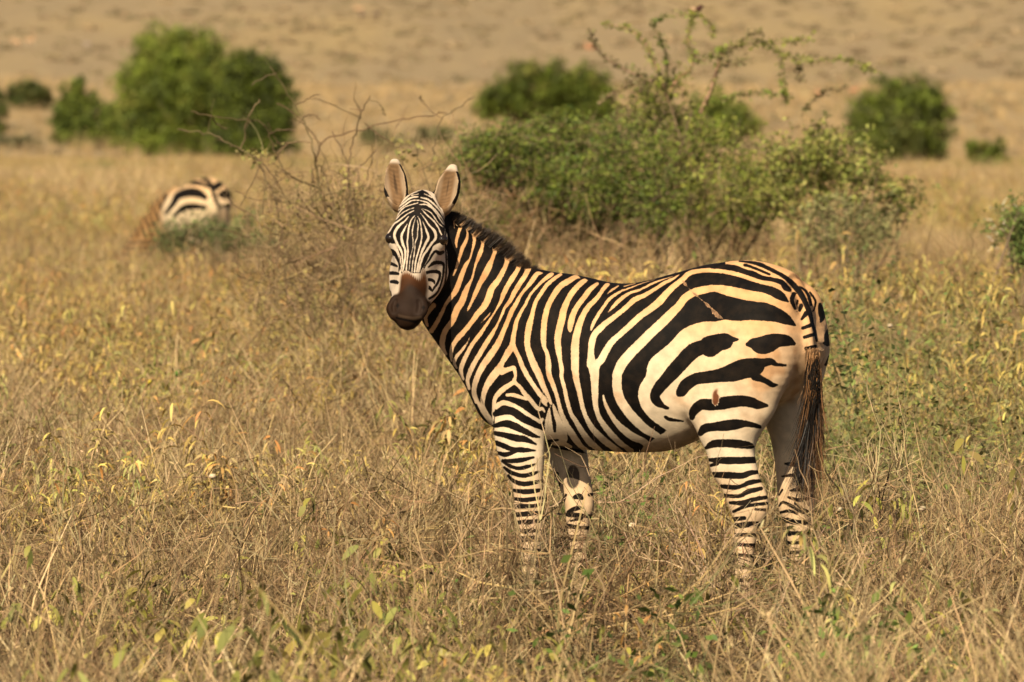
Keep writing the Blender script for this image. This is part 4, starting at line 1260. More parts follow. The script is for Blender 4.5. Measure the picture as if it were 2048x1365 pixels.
far_tree('bushy_tree', 'light green low bushy tree left of the tallest bushy tree', 490, (190, 300),
    [(150, 200, 30, 42), (135, 245, 34, 48), (190, 245, 52, 46), (240, 255, 40, 46), (160, 280, 50, 22), (225, 285, 50, 20)], GB, 33, GR)
far_tree('bushy_tree', 'small dark round bush at far left, farther off than the light green low tree', 640, (62, 222), [(60, 190, 36, 28), (38, 200, 22, 18), (84, 202, 18, 16)], GD, 34, GR, leaf=.22)
far_tree('bushy_tree', 'dark bush cut off by the left edge of the picture', 560, (-12, 275), [(-14, 215, 24, 38), (-22, 250, 30, 26)], GD, 35, GR)
far_tree('bushy_tree', 'wide low bushy tree behind the left half of the green thicket', 505, (1090, 262),
    [(1000, 195, 48, 38), (1065, 172, 56, 38), (1130, 172, 56, 40), (1195, 190, 46, 44), (1080, 220, 80, 34), (1170, 225, 60, 30), (975, 215, 30, 26)], GA + GB[:1], 36, GR)
far_tree('bushy_tree', 'small rounded tree showing above the middle of the green thicket', 500, (1435, 290), [(1430, 225, 52, 38), (1470, 250, 44, 34), (1400, 255, 44, 34)], GA, 37, GR)
far_tree('bushy_tree', 'isolated rounded dark green tree at upper right of the thicket', 480, (1800, 335),
    [(1770, 200, 52, 36), (1830, 200, 56, 38), (1868, 240, 40, 44), (1735, 240, 46, 44), (1800, 260, 80, 52), (1850, 300, 44, 34), (1760, 305, 46, 24)], GD + GA[:2], 38, GR)
far_tree('bushy_tree', 'little green shrub standing alone right of the isolated dark tree', 470, (1972, 342), [(1955, 312, 30, 26), (1988, 308, 26, 30), (1970, 328, 36, 16)], GA, 39, GR, leaf=.2)
far_tree('grey_scrub', 'low grey green scrub patch at far left in front of the small round bush', 430, (40, 300), [(25, 285, 30, 11), (60, 282, 26, 10)], [(.17, .17, .08), (.20, .19, .10)], 40, None, 'shrub', leaf=.2)
far_tree('grey_scrub', 'low green scrub patches between the bare thorn twigs and the green thicket', 420, (790, 305), [(760, 285, 40, 22), (820, 300, 46, 18), (735, 270, 16, 16), (870, 270, 34, 12)], [(.22, .215, .09), (.25, .235, .11)], 41, None, 'shrub', leaf=.2)

# ------------------------------------------------------------------ the green thicket behind the zebra: three bushes and a grey one
def branch_px(dist, crop, pts, jit=0.0, r=None):
    ox, oy, s = crop
    a = np.array(pts, float)
    d = np.full(len(a), float(dist))
    if r is not None and jit: d = d + np.cumsum(r.normal(size=len(a))) * jit
    return np.array([at(ox + x / s, oy + y / s, dd) for (x, y), dd in zip(a, d)])
def thicket(name, label, cat, dist, base, blobs, cols, seed, leaf, nleaf, sprigs=None, twigcol=(.20, .145, .09), dead=None, group=None, asp=.5, thorns=None):
    sc = FPX / dist; q_ = dist / 78.0
    o = at(base[0], base[1], dist); o[2] = float(ground_z(o[0], o[1]))
    root = empty(name, o)
    p = Plant(seed); r = p.r
    t = Plant(seed + 1)
    heads = []
    for bx, by, rx, ry in blobs:
        c = at(bx, by, dist) - o; c[1] += r.normal() * .35
        rad = np.array([rx / sc, max(.35 * q_, rx / sc * .8), ry / sc])
        n = int(nleaf * rx * ry / 1000.0 / 3.2 * r.uniform(.6, 1.3))
        # sprays: short arching twigs that carry the leaves
        for _ in range(max(6, n)):
            u = r.normal(size=3); u /= np.linalg.norm(u)
            q = c + u * rad * r.uniform(.35, 1.0)
            d = u * np.array([1, 1, .8]) + r.normal(size=3) * .5 + np.array([0, 0, .25]); d /= np.linalg.norm(d)
            L = r.uniform(.12, .34) * q_
            pts = [q - d * L * .3]
            for i in range(3):
                d = d + r.normal(size=3) * .25 + np.array([0, 0, -.12]); d /= np.linalg.norm(d); pts.append(pts[-1] + d * L / 3)
            t.ribbon(pts, np.array([.0022, .002, .0016, .001]) * q_, vary(r, twigcol, .2))
            k = 12
            pp = catmull(pts, 3)
            P = pp[r.integers(1, len(pp), k)] + r.normal(size=(k, 3)) * .022 * q_
            b = np.asarray(cols)[r.integers(0, len(cols))] * (1 + .25 * r.normal())
            p.cards(P, leaf, np.clip(np.tile(b, (k, 1)) * (1 + .18 * r.normal(size=(k, 1))), .006, .9), .35, asp)
        for _ in range(2):                          # stems up from the base
            q = np.array([r.normal() * .18, r.normal() * .18, -.05]); e = c + r.normal(size=3) * rad * .45
            pts = catmull([q, q * .5 + e * .5 + np.array([r.normal() * .1, r.normal() * .1, -.12]), e], 5)
            t.tube(pts, np.linspace(.022, .005, len(pts)) * q_, vary(r, twigcol, .2), 4)
    if dead:
        for bx, by, rx, ry, n in dead:
            c = at(bx, by, dist - .6) - o
            for _ in range(n):
                q = c + r.normal(size=3) * np.array([rx / sc, .3, ry / sc]) * .6
                twig(t, q, r.normal(size=3) * .8 + np.array([0, 0, .3]), r.uniform(.2, .5) * q_, .0036 * q_ + .0006, [(.27, .17, .085), (.19, .12, .065), (.32, .23, .125)][r.integers(3)], 1, .1)
    if thorns:
        for _ in range(40):
            q = at(r.uniform(*thorns[:2]), r.uniform(*thorns[2:]), dist + r.normal() * .15) - o
            d = r.normal(size=3) + np.array([-.2, -.5, -.1]); d /= np.linalg.norm(d)
            t.tube([q, q + d * r.uniform(.04, .075)], [.0032, .0008], vary(r, (.70, .62, .50), .1), 3)
    for crop, pts, w in (sprigs or []):
        bp = branch_px(dist, crop, pts, .06, r) - o
        bp = catmull(bp, 4)
        t.tube(bp, np.linspace(w, w * .35, len(bp))[::-1] if bp[0, 2] > bp[-1, 2] else np.linspace(w, w * .35, len(bp)), vary(r, (.26, .18, .11), .15), 4)
        L = np.linalg.norm(np.diff(bp, axis=0), axis=1).sum()
        w *= q_; k = int(L * 300 / q_)
        g = r.uniform(0, len(bp) - 1.01, k); g = np.floor(g * 2.2) / 2.2 + r.uniform(0, .25, k) * r.choice([.4, 1.6], k); g = np.minimum(g, len(bp) - 1.01)
        i = g.astype(int); P = bp[i] + (bp[i + 1] - bp[i]) * (g - i)[:, None] + r.normal(size=(k, 3)) * .022 * q_
        p.cards(P, leaf * r.uniform(.5, 1.4, k), vary(r, cols[r.integers(len(cols))], .3, k), .35, asp)
        for _ in range(int(L * 7)):
            i = r.integers(0, len(bp)); twig(t, bp[i], r.normal(size=3), r.uniform(.06, .2) * q_, .0018, (.26, .18, .11), 0, .1)
    v, f, c = p.get(); mesh_obj('foliage', v, f, MAT_LEAF, root, False, {'col': c})
    v, f, c = t.get(); mesh_obj('branches', v, f, MAT_BARK, root, False, {'col': c})
    tag(root, label, cat, group)
    return root
CS = (1150, 0, 3.413)
SPR = [(CS, [(650, 720), (600, 570), (570, 500), (530, 400), (480, 300), (400, 220), (300, 180), (180, 165)], .012),
       (CS, [(640, 600), (625, 460), (620, 370), (580, 270), (540, 180), (560, 140), (640, 110)], .010),
       (CS, [(640, 110), (760, 100), (830, 108), (900, 140), (935, 200), (937, 258)], .007),
       (CS, [(640, 640), (700, 540), (780, 480), (810, 400), (770, 290), (790, 180), (822, 100)], .010),
       (CS, [(860, 770), (900, 680), (950, 540), (990, 400), (1010, 315)], .022),
       (CS, [(1010, 330), (1150, 300), (1300, 290), (1480, 290), (1640, 240)], .008),
       (CS, [(1290, 295), (1450, 380), (1600, 420), (1800, 400), (1950, 450), (2048, 490)], .008),
       (CS, [(1400, 340), (1410, 500), (1430, 620), (1450, 710)], .006),
       (CS, [(1530, 400), (1530, 480), (1545, 560)], .005),
       (CS, [(1000, 700), (1100, 660), (1240, 630), (1400, 640)], .006),
       (CS, [(1560, 760), (1640, 680), (1720, 620), (1850, 600)], .006),
       (CS, [(650, 600), (540, 560), (440, 520), (330, 470), (210, 400), (130, 300), (100, 200)], .009),
       (CS, [(610, 570), (450, 560), (300, 610), (160, 710)], .007),
       (CS, [(1010, 320), (940, 370), (860, 420), (790, 350)], .007),
       (CS, [(990, 430), (1080, 440), (1180, 400)], .006),
       (CS, [(980, 400), (1090, 330), (1200, 230), (1280, 230)], .006)]
GL = [(.19, .235, .036), (.235, .265, .042), (.14, .185, .03), (.27, .275, .055)]
GK = [(.13, .19, .032), (.17, .225, .036), (.09, .14, .028), (.20, .225, .04)]
thicket('thorn_bush', 'dense dark green thorny bush behind the zebra\'s head and back, left part of the thicket', 'bush', 56, (1190, 700),
    [(950, 310, 60, 50), (1010, 300, 80, 55), (1100, 290, 90, 60), (1190, 290, 90, 60), (1270, 310, 80, 60), (960, 380, 70, 50), (1050, 370, 90, 55), (1150, 370, 100, 60), (1250, 390, 90, 60),
     (1100, 440, 110, 50), (1220, 455, 90, 40), (1300, 400, 60, 70), (980, 440, 70, 40)], GK + GL[:1], 51, .027, 230, dead=[(930, 450, 90, 70, 190), (1030, 480, 100, 55, 190), (1150, 515, 120, 40, 150), (1290, 525, 120, 34, 120)])
thicket('thorn_bush', 'tall olive green bush behind the zebra\'s rump with long sprigs reaching the top', 'bush', 57.5, (1420, 700),
    [(1340, 330, 70, 60), (1400, 290, 70, 60), (1460, 310, 80, 60), (1340, 400, 80, 60), (1430, 390, 90, 60), (1500, 380, 70, 60), (1330, 250, 70, 50), (1400, 440, 90, 40), (1310, 180, 60, 44), (1270, 240, 50, 40), (1490, 440, 60, 36), (1540, 340, 50, 50)],
    GL + [(.18, .155, .06)], 52, .030, 140, SPR, dead=[(1430, 505, 130, 40, 130)])
thicket('thorn_bush', 'lighter green leafy bush at the right end of the thicket', 'bush', 56.5, (1660, 700),
    [(1590, 310, 50, 50), (1640, 280, 50, 40), (1690, 310, 60, 50), (1610, 370, 60, 50), (1700, 370, 60, 50), (1740, 340, 40, 36), (1660, 330, 60, 50), (1780, 400, 44, 40), (1560, 400, 44, 44), (1810, 390, 26, 24)], [(.20, .225, .045), (.25, .265, .06), (.30, .28, .075), (.14, .165, .038)], 53, .037, 90, asp=.6)
thicket('grey_shrub', 'pale grey green shrub in front of the right end of the thicket', 'shrub', 54, (1700, 700),
    [(1640, 430, 44, 44), (1700, 430, 60, 46), (1760, 450, 46, 40), (1700, 480, 90, 34), (1620, 470, 40, 30)], [(.30, .30, .115), (.36, .34, .14), (.23, .24, .09)], 54, .034, 75, asp=.45)
thicket('green_shrub', 'small green shrub in front of the grazing zebra', 'shrub', 74, (430, 620),
    [(350, 472, 44, 30), (395, 458, 44, 22), (440, 462, 40, 20), (340, 495, 34, 18), (450, 465, 40, 26), (500, 450, 30, 26), (505, 425, 12, 12), (470, 490, 46, 22), (540, 480, 40, 22), (400, 490, 50, 20)], [(.15, .185, .06), (.19, .215, .075), (.11, .14, .05)], 55, .045, 100, asp=.4)
thicket('whitethorn_shrub', 'dark green shrub with long white thorns at the right edge of the picture', 'shrub', 50, (2040, 700),
    [(2000, 455, 24, 22), (2030, 425, 30, 14), (2045, 470, 24, 30), (2060, 440, 36, 40), (2040, 505, 30, 20), (2065, 495, 40, 30)], [(.085, .135, .03), (.12, .17, .038), (.16, .195, .05)], 56, .03, 260, asp=.4, thorns=(1978, 2070, 408, 505))
# ------------------------------------------------------------------ bare thorn shrub left of the zebra's head
def bare_shrub():
    dist = 43.0
    B = at(665, 935, dist); B[2] = float(ground_z(B[0], B[1]))
    root = empty('bare_thorn_shrub', B)
    crop = (350, 120, 3.413)
    p = Plant(61); r = p.r
    L = [([(1060, 1020), (1020, 970), (985, 880), (965, 720), (940, 620), (900, 470), (820, 310), (720, 150), (650, 45)], .011),
         ([(1210, 1150), (1200, 1000), (1180, 760), (1200, 620), (1230, 500), (1270, 360), (1330, 255)], .010),
         ([(970, 870), (860, 830), (740, 750), (690, 640), (650, 530), (590, 425), (430, 410), (250, 385), (100, 345)], .009),
         ([(710, 1150), (690, 990), (640, 850), (560, 690), (500, 640), (430, 600), (340, 560), (250, 510), (130, 490), (15, 480)], .009),
         ([(970, 700), (1000, 580), (1100, 515), (1280, 475), (1450, 430), (1650, 390), (1850, 355)], .008),
         ([(1740, 760), (1760, 640), (1790, 520), (1820, 410), (1930, 330), (2048, 250)], .007),
         ([(1820, 410), (1690, 290), (1680, 240)], .005), ([(1000, 580), (920, 490), (850, 400), (700, 300)], .007),
         ([(1270, 400), (1220, 380), (1080, 310), (940, 265)], .005), ([(1060, 1180), (1010, 1110), (920, 1030), (800, 980), (660, 955), (510, 950), (420, 890)], .010),
         ([(455, 610), (480, 480), (510, 360), (580, 270)], .006), ([(940, 1000), (935, 980), (930, 780), (975, 730)], .007),
         ([(1150, 1150), (1060, 920), (1030, 800), (980, 720)], .008), ([(1190, 760), (1170, 700), (1130, 580), (1070, 490)], .006),
         ([(870, 400), (920, 375), (1000, 410)], .004), ([(820, 310), (900, 270), (980, 230)], .004), ([(640, 495), (740, 480), (820, 480)], .004),
         ([(700, 90), (650, 100), (515, 165)], .004), ([(1330, 265), (1400, 310), (1440, 380)], .004), ([(1270, 360), (1225, 275)], .004),
         ([(1150, 820), (1260, 730), (1380, 610)], .006), ([(1160, 900), (1000, 940), (800, 1080), (700, 1200)], .006), ([(1300, 1200), (1260, 900), (1240, 740)], .007),
         ([(1490, 580), (1380, 500), (1300, 430)], .005), ([(1640, 1000), (1600, 800), (1500, 580), (1620, 640)], .006), ([(1760, 1000), (1700, 760), (1640, 600), (1650, 480)], .006),
         ([(900, 1150), (760, 940), (640, 760), (540, 650)], .006), ([(590, 640), (560, 780), (440, 1000)], .004), ([(690, 640), (800, 560), (940, 570)], .004), ([(250, 385), (290, 440), (350, 470)], .003)]
    ends = []
    for pts, w in L:
        bp = branch_px(dist, crop, pts, .05, r) - B
        bp = catmull(bp, 4); bp += r.normal(size=bp.shape) * .004
        w *= .55
        p.tube(bp, np.maximum(np.linspace(w * .4, w, len(bp))[::-1] if bp[0, 2] < bp[-1, 2] else np.linspace(w * .4, w, len(bp)), .0028), vary(r, (.15, .10, .058), .2), 5)
        ends.append(bp[0])
        for i in range(1, len(bp)):
            for _ in range(2):                      # thorns in pairs along every branch
                q = bp[i] + (bp[i - 1] - bp[i]) * r.uniform(); d = r.normal(size=3); d /= np.linalg.norm(d)
                p.ribbon([q, q + d * r.uniform(.01, .024)], [.0012, .0004], vary(r, (.10, .062, .036), .2))
            if r.uniform() < .14:
                twig(p, bp[i], r.normal(size=3) + np.array([0, 0, .3]), r.uniform(.06, .2), .002, (.10, .062, .036), 0, .1)
    for e in ends:
        if e[2] < 1.1 and r.uniform() < .6:
            q = np.array([r.normal() * .25, r.normal() * .2, -.05])
            pts = catmull([q, q * .4 + e * .6 + r.normal(size=3) * .06, e], 4)
            p.tube(pts, np.linspace(.009, .005, len(pts)), vary(r, (.08, .05, .03), .15), 5)
    v, f, c = p.get(); mesh_obj('branches', v, f, MAT_BARK, root, False, {'col': c})
    t = Plant(62); r = t.r
    for _ in range(1000):                            # fine tangle around the lower stems
        q = branch_px(dist + r.normal() * .3, crop, [(r.uniform(560, 2080), r.uniform(1030, 1900) if r.uniform() < .94 else r.uniform(760, 1080))])[0] - B
        twig(t, q, r.normal(size=3) * .7 + np.array([0, 0, .6]), r.uniform(.12, .36), .0026, [(.20, .135, .075), (.12, .078, .045), (.28, .20, .11)][r.integers(3)], 1, .15)
    v, f, c = t.get(); mesh_obj('fine_twigs', v, f, MAT_BARK, root, False, {'col': c})
    l = Plant(63); r = l.r
    for cx, cy, s_, n in ((600, 640, 60, 60), (540, 640, 40, 30), (1560, 620, 70, 60), (1180, 850, 120, 60), (900, 1000, 200, 90), (1250, 1000, 150, 80)):
        P = np.array([branch_px(dist + r.normal() * .15, crop, [(cx + r.normal() * s_, cy + r.normal() * s_ * .7)])[0] - B for _ in range(n)])
        l.cards(P, .035, vary(r, (.36, .31, .10), .3, n), .3, .5)
    v, f, c = l.get(); mesh_obj('leaves', v, f, MAT_LEAF, root, False, {'col': c})
    tag(root, 'bare brown thorny shrub with arching twigs left of the standing zebra\'s head', 'shrub')
bare_shrub()

# ------------------------------------------------------------------ single weeds, fruits and flower heads one can point at
def single(name, label, cat, px, py_top, dist, plant, h, group=None, seed=0, mat=None, part='leaves', lean=0.0):
    """a plant rooted in the ground whose top shows at the pixel"""
    top = at(px, py_top, dist); gz = float(ground_z(top[0], top[1]))
    v, f, c = plant.get()
    s = (top[2] - gz) / max(v[:, 2].max(), .01)
    o = mesh_obj(name, v * s, f, mat or MAT_LEAF, None, False, {'col': c})
    o.location = (top[0], top[1], gz); o.rotation_euler = (0, lean, seed * 1.7)
    tag(o, label, cat, group)
    return o
GW = 'leafy green weeds standing out of the dry meadow'
def green_stem(seed, n=7, nl=60, col=(.14, .17, .05), ls=.028):
    p = Plant(seed); r = p.r
    for _ in range(n):
        a = r.uniform(0, 6.28); ln = abs(r.normal()) * .18
        pts = catmull(twig(p, np.array([*(r.normal(size=2) * .05), 0]), np.array([math.cos(a) * ln, math.sin(a) * ln, 1.0]), r.uniform(.6, 1.0), .004, (.24, .2, .09), 0), 4)
        P = pts[(len(pts) * r.uniform(.25, 1, nl) ** .7 * .999).astype(int)] + r.normal(size=(nl, 3)) * .03
        p.cards(P, ls, vary(r, col, .3, nl), .4, .5)
    return p
single('green_weed', 'tall dark green weed behind the zebra\'s rump, below the grey shrub', 'weed', 1722, 482, 46, green_stem(81), 1, GW, 1)
single('green_weed', 'bushy green weed just right of the zebra\'s rump', 'weed', 1690, 555, 37, green_stem(82, 8, 50), 1, GW, 2)
single('green_weed', 'green weed among yellow leaves near the right edge, right of the tall dark weed', 'weed', 1950, 525, 42, green_stem(83, 6, 40), 1, GW, 3)
single('green_weed', 'olive green weed patch right of the zebra\'s tail tuft', 'weed', 1830, 705, 33.5, green_stem(84, 9, 60, (.20, .19, .055)), 1, GW, 4)
single('green_weed', 'small green weed low at the bottom left corner', 'weed', 160, 1225, 26.5, green_stem(85, 4, 20, (.22, .26, .07), .05), 1, GW, 5)
GO = 'long stalked weeds with drooping olive leaves beside the hind legs'
def droop(seed, n=3, nl=12, c1=(.42, .36, .08), c2=(.30, .28, .06)): return p_forb(seed, .6, n, c1, c2, nl, (.05, .095), (.013, .022), (.26, .19, .10), 1.0, .35, (-1.5, .3))
for i, (px, py, d, lab) in enumerate([(1600, 870, 28.6, 'thin arching weed with olive leaves crossing in front of the tail tuft'), (1730, 850, 29.2, 'weed with hanging yellow green leaves just right of the tail tuft'),
        (1835, 850, 29.0, 'weed with large pale drooping leaves between tail tuft and right edge'), (1905, 840, 29.6, 'weed with curled ochre leaves nearest the right edge at tail height'),
        (1165, 1040, 27.6, 'yellow green leafy weed hiding the foot of the far foreleg'), (1350, 1075, 27.0, 'olive leafy weed below the belly between the front and hind legs'),
        (870, 1030, 29.0, 'dark olive weed left of the near foreleg'), (780, 1240, 23.5, 'large blurred yellow green weed at the bottom below the head'), (610, 1110, 26.5, 'orange and olive leafed weed low left of centre')]):
    single('olive_weed', lab, 'weed', px, py, d, droop(90 + i, 2 + i % 3, 10 + 3 * (i % 2), (.33, .265, .065) if i % 2 else (.27, .245, .055)), 1, GO, i, lean=.1 * (-1) ** i)
GT = 'thin twiggy weeds standing in front of the legs'
for i, (px, py, d, lab) in enumerate([(1445, 895, 27.6, 'pale twiggy weed crossing in front of the near hind leg, leftmost of a row'), (1478, 872, 27.2, 'tallest pale twiggy weed in front of the near hind leg, rising to the thigh stripes'),
        (1508, 925, 27.8, 'twiggy weed at the right edge of the near hind leg'), (1462, 960, 26.8, 'short dense twiggy weed low in front of the near hind leg'), (1668, 960, 28.9, 'dark twiggy weed to the right of the far hind leg'),
        (1100, 930, 29.6, 'dark thin twiggy weed between the two forelegs'), (1035, 905, 28.6, 'thin reddish twiggy weed in front of the near foreleg')]):
    dark = 'dark' in lab
    single('twiggy_weed', lab, 'weed', px, py, d, p_twigs(140 + i, .6, 3 + (i % 3), (.10, .065, .04) if dark else (.36, .25, .16), 2), 1, GT, i, MAT_DRY)
def ball(name, label, cat, px, py, dist, r, col, squash=1.0, group=None):
    p = at(px, py, dist); gz = float(ground_z(p[0], p[1]))
    root = empty(name, (p[0], p[1], gz))
    v, f = lathe_ball(np.array([0, 0, p[2] - gz]), r, (1, 1, squash), 8)
    rr = np.random.default_rng(int(px)); v = v + rr.normal(size=v.shape) * r * .03
    mesh_obj('head', v, f, MAT_LEAF, root, True, {'col': vary(rr, col, .08, len(v))})
    t = Plant(int(px)); t.tube(catmull([(.02, .03, 0), (.012, .01, (p[2] - gz) * .5), (0, 0, p[2] - gz - r * .6)], 4), .0018, (.30, .24, .11), 4)
    vv, ff, cc = t.get(); mesh_obj('stem', vv, ff, MAT_BARK, root, True, {'col': cc})
    tag(root, label, cat, group)
ball('wild_fruit', 'round green wild fruit hanging among dry weeds at middle left', 'fruit', 357, 747, 43, .020, (.09, .19, .03))
ball('wild_fruit', 'small yellow wild fruit lower left of the round green fruit', 'fruit', 300, 765, 43, .013, (.60, .48, .02))
GFH = 'pale dry flower heads among the grass'
for px, py, d, lab in [(1265, 1051, 27.5, 'cream dry flower head below the belly'), (425, 953, 29.5, 'pale flower head in dark grass left of centre'), (1845, 1018, 29.5, 'whitish flower head right of the far hind foot, nearer the edge'),
        (1678, 1019, 29.4, 'whitish flower head close to the right of the far hind leg'), (1568, 1120, 27.8, 'fluffy flower head in front of the hind feet'), (1780, 652, 38, 'small white flower head level with the rump stripes')]:
    ball('flower_head', lab, 'flower', px, py, d, .014, (.62, .50, .33), .7, GFH)
# ------------------------------------------------------------------ the grazing zebra and the far antelopes
def simple_animal(torso, neck, head, legs, hsize, lo, hi, extra=None):
    L = []
    t = np.array(torso, float); N = len(t)
    L.append(Loft(np.stack([t[:, 0], 0 * t[:, 0], (t[:, 1] + t[:, 2]) / 2], 1), np.tile([0, 1., 0], (N, 1)), np.tile([0, 0, 1.], (N, 1)), t[:, 3], (t[:, 1] - t[:, 2]) / 2, n=3))
    for rows in (neck, head):
        q = np.array(rows, float); N = len(q)
        T = np.gradient(q[:, :2], axis=0); T /= np.linalg.norm(T, axis=1)[:, None]
        C = np.stack([-T[:, 1], 0 * T[:, 0], T[:, 0]], 1)
        L.append(Loft(np.stack([q[:, 0], q[:, 4] if q.shape[1] > 4 else 0 * q[:, 0], q[:, 1]], 1), np.tile([0, 1., 0], (N, 1)), C, q[:, 3], q[:, 2], n=3, k=.04))
    for sgn in (-1, 1):
        for rows in legs:
            q = np.array(rows, float); N = len(q)
            L.append(Loft(np.stack([q[:, 0], sgn * q[:, 2], q[:, 1]], 1), np.tile([1., 0, 0], (N, 1)), np.tile([0, 1., 0], (N, 1)), q[:, 3], q[:, 4], n=3, k=.03))
    if extra: L += extra
    return surface(L, lo, hi, hsize)
LEG_F = [(.44, .80, .11, .12, .07), (.47, .62, .12, .085, .06), (.46, .50, .12, .06, .05), (.45, .36, .12, .05, .043), (.45, .2, .12, .03, .026), (.45, .09, .12, .036, .033), (.46, .02, .12, .055, .05)]
LEG_H = [(-.40, 1.0, .11, .2, .11), (-.40, .82, .13, .19, .11), (-.36, .68, .14, .12, .08), (-.38, .52, .14, .08, .05), (-.46, .42, .14, .065, .04), (-.46, .3, .14, .036, .03), (-.45, .1, .14, .038, .034), (-.43, .02, .14, .055, .05)]
GZ = parse_strokes('''
K Z800,225,22 850,240,32 890,262,41 920,320,39 945,400,34 975,470,28 990,520,22
K Z650,300,22 700,270,37 760,268,43 830,280,37 880,305,26
K Z540,520,32 600,440,50 640,378,67 720,350,77 800,355,77 865,392,43
K Z610,540,32 680,478,52 760,465,56 860,472,37
K Z955,300,65 990,275,50
K Z1000,365,65 1040,362,80 1080,372,54
K Z1000,462,28 1070,458,28
K Z590,300,15 540,370,17 500,470,17 470,560,13
K Z560,360,11 520,440,13
K Z240,700,32 300,620,48 360,540,58 440,530,37
K Z380,490,37 450,520,23
K Z440,430,28 470,440,22
K Z320,660,20 285,720,15
K Z370,590,23 410,620,17
K Z400,660,20 425,740,13
K Z440,650,17 455,710,13
''')
def grazing_zebra():
    fr = Frame(385, 90.0, R(60))
    V, Q = simple_animal(
        [(-.66, 1.13, .95, .05), (-.62, 1.20, .86, .13), (-.54, 1.27, .80, .2), (-.40, 1.315, .74, .24), (-.25, 1.31, .68, .25), (-.05, 1.24, .61, .27), (.15, 1.19, .6, .27), (.32, 1.15, .62, .23), (.45, 1.08, .66, .17), (.55, .98, .72, .11)],
        [(.28, .95, .28, .17, .02), (.44, .86, .25, .15, .11), (.60, .70, .21, .13, .20), (.78, .48, .17, .11, .31), (.86, .36, .14, .10, .37)],
        [(.84, .38, .10, .09, .37), (.91, .26, .12, .10, .41), (.96, .14, .09, .08, .43), (.99, .05, .065, .065, .44), (1.0, .01, .05, .05, .44)],
        [LEG_F, LEG_H], .012, (-.85, -.42, -.05), (1.2, .74, 1.45))
    V[:, 2] = np.maximum(V[:, 2], 0)
    W = fr.world(V); px = to_px(W)
    b = pattern(GZ, px)
    n1 = vnoise(V, 9, 1); n2 = vnoise(V, 40, 2)
    o = smooth01(V[:, 2] + .05 * n1, .85, 1.3)[:, None]
    tint = np.array([.80, .62, .40]) * (1 - o) + np.array([.74, .47, .24]) * o
    nk = smooth01(V[:, 0], .10, .42)[:, None]
    bn = np.sin((V[:, 0] * .75 + V[:, 1] * .6 - V[:, 2] * .65) * 62 + .6 * n1) * 7 + 1
    b = np.where((V[:, 0] > .34) & (V[:, 1] > .0), bn, b)
    tint = tint * (1 - nk) + np.array([.36, .20, .08]) * nk
    # stripes on the side nobody sees: plain bands
    hid = (V[:, 1] < -.15) & (V[:, 0] > -.35)
    s = np.sin(V[:, 0] * 42 + 9 * V[:, 2] + n1) * 6
    b = np.where(hid & (V[:, 2] > .55), s, b)
    b = np.where(V[:, 2] < .62, np.sin(V[:, 2] * 95 + n1) * 5, b)
    tint = tint * .82
    root = empty('zebra', fr.O)
    mesh_obj('body', W - fr.O, Q, MAT_COAT, root, True, {'tint': tint}, {'black': b})
    rr = np.random.default_rng(3); n = 1500
    t = rr.uniform(0, 1, n)
    P = np.stack([.34 + .5 * t, rr.normal(size=n) * .02 + np.interp(t, [0, .3, .6, 1], [.03, .12, .24, .38]), np.interp(t, [0, .3, .6, 1], [1.13, .98, .79, .46])], 1)
    d = np.stack([.6 + 0 * t, rr.normal(size=n) * .15, .8 + 0 * t], 1); d /= np.linalg.norm(d, axis=1)[:, None]
    v, f, c = hair_mesh(fr.world(P) - fr.O, d @ fr.M, rr.uniform(.05, .1, n), .003, np.where(rr.uniform(size=(n, 1)) < .6, np.array([.07, .035, .015]), np.array([.28, .15, .06])), 2, 0, 4)
    mesh_obj('mane', v, f, MAT_HAIR, root, False, {'col': c})
    P = np.stack([-.66 + rr.normal(size=n) * .01 - .05 * t, rr.normal(size=n) * .02, 1.12 - .45 * t], 1)
    d = np.stack([-.1 + rr.normal(size=n) * .06, rr.normal(size=n) * .06, -1 + 0 * t], 1); d /= np.linalg.norm(d, axis=1)[:, None]
    v, f, c = hair_mesh(fr.world(P) - fr.O, d @ fr.M, rr.uniform(.12, .26, n), .003, np.where(t[:, None] > .35, np.array([.016, .012, .009]), np.array([.36, .24, .13])), 3, 0, 5)
    mesh_obj('tail_tuft', v, f, MAT_HAIR, root, False, {'col': c})
    tag(root, 'distant zebra with lowered head, its striped rump showing behind the small green shrub', 'zebra')
def coat_plain(name, c1, c2, z):
    m, nt, b = new_mat(name)
    tc = node(nt, 'ShaderNodeTexCoord'); sp = node(nt, 'ShaderNodeSeparateXYZ'); nt.links.new(tc.outputs['Object'], sp.inputs[0])
    n = node(nt, 'ShaderNodeTexNoise'); n.inputs['Scale'].default_value = 6; nt.links.new(tc.outputs['Object'], n.inputs['Vector'])
    ad = node(nt, 'ShaderNodeMath', operation='MULTIPLY_ADD'); nt.links.new(n.outputs['Fac'], ad.inputs[0]); ad.inputs[1].default_value = .2; nt.links.new(sp.outputs['Z'], ad.inputs[2])
    mr = node(nt, 'ShaderNodeMapRange'); mr.inputs['From Min'].default_value = z - .03; mr.inputs['From Max'].default_value = z + .16; nt.links.new(ad.outputs[0], mr.inputs['Value'])
    mx = node(nt, 'ShaderNodeMix', data_type='RGBA'); nt.links.new(mr.outputs[0], mx.inputs[0]); mx.inputs[6].default_value = (*c2, 1); mx.inputs[7].default_value = (*c1, 1)
    nt.links.new(mx.outputs[2], b.inputs['Base Color']); b.inputs['Roughness'].default_value = .8
    return m
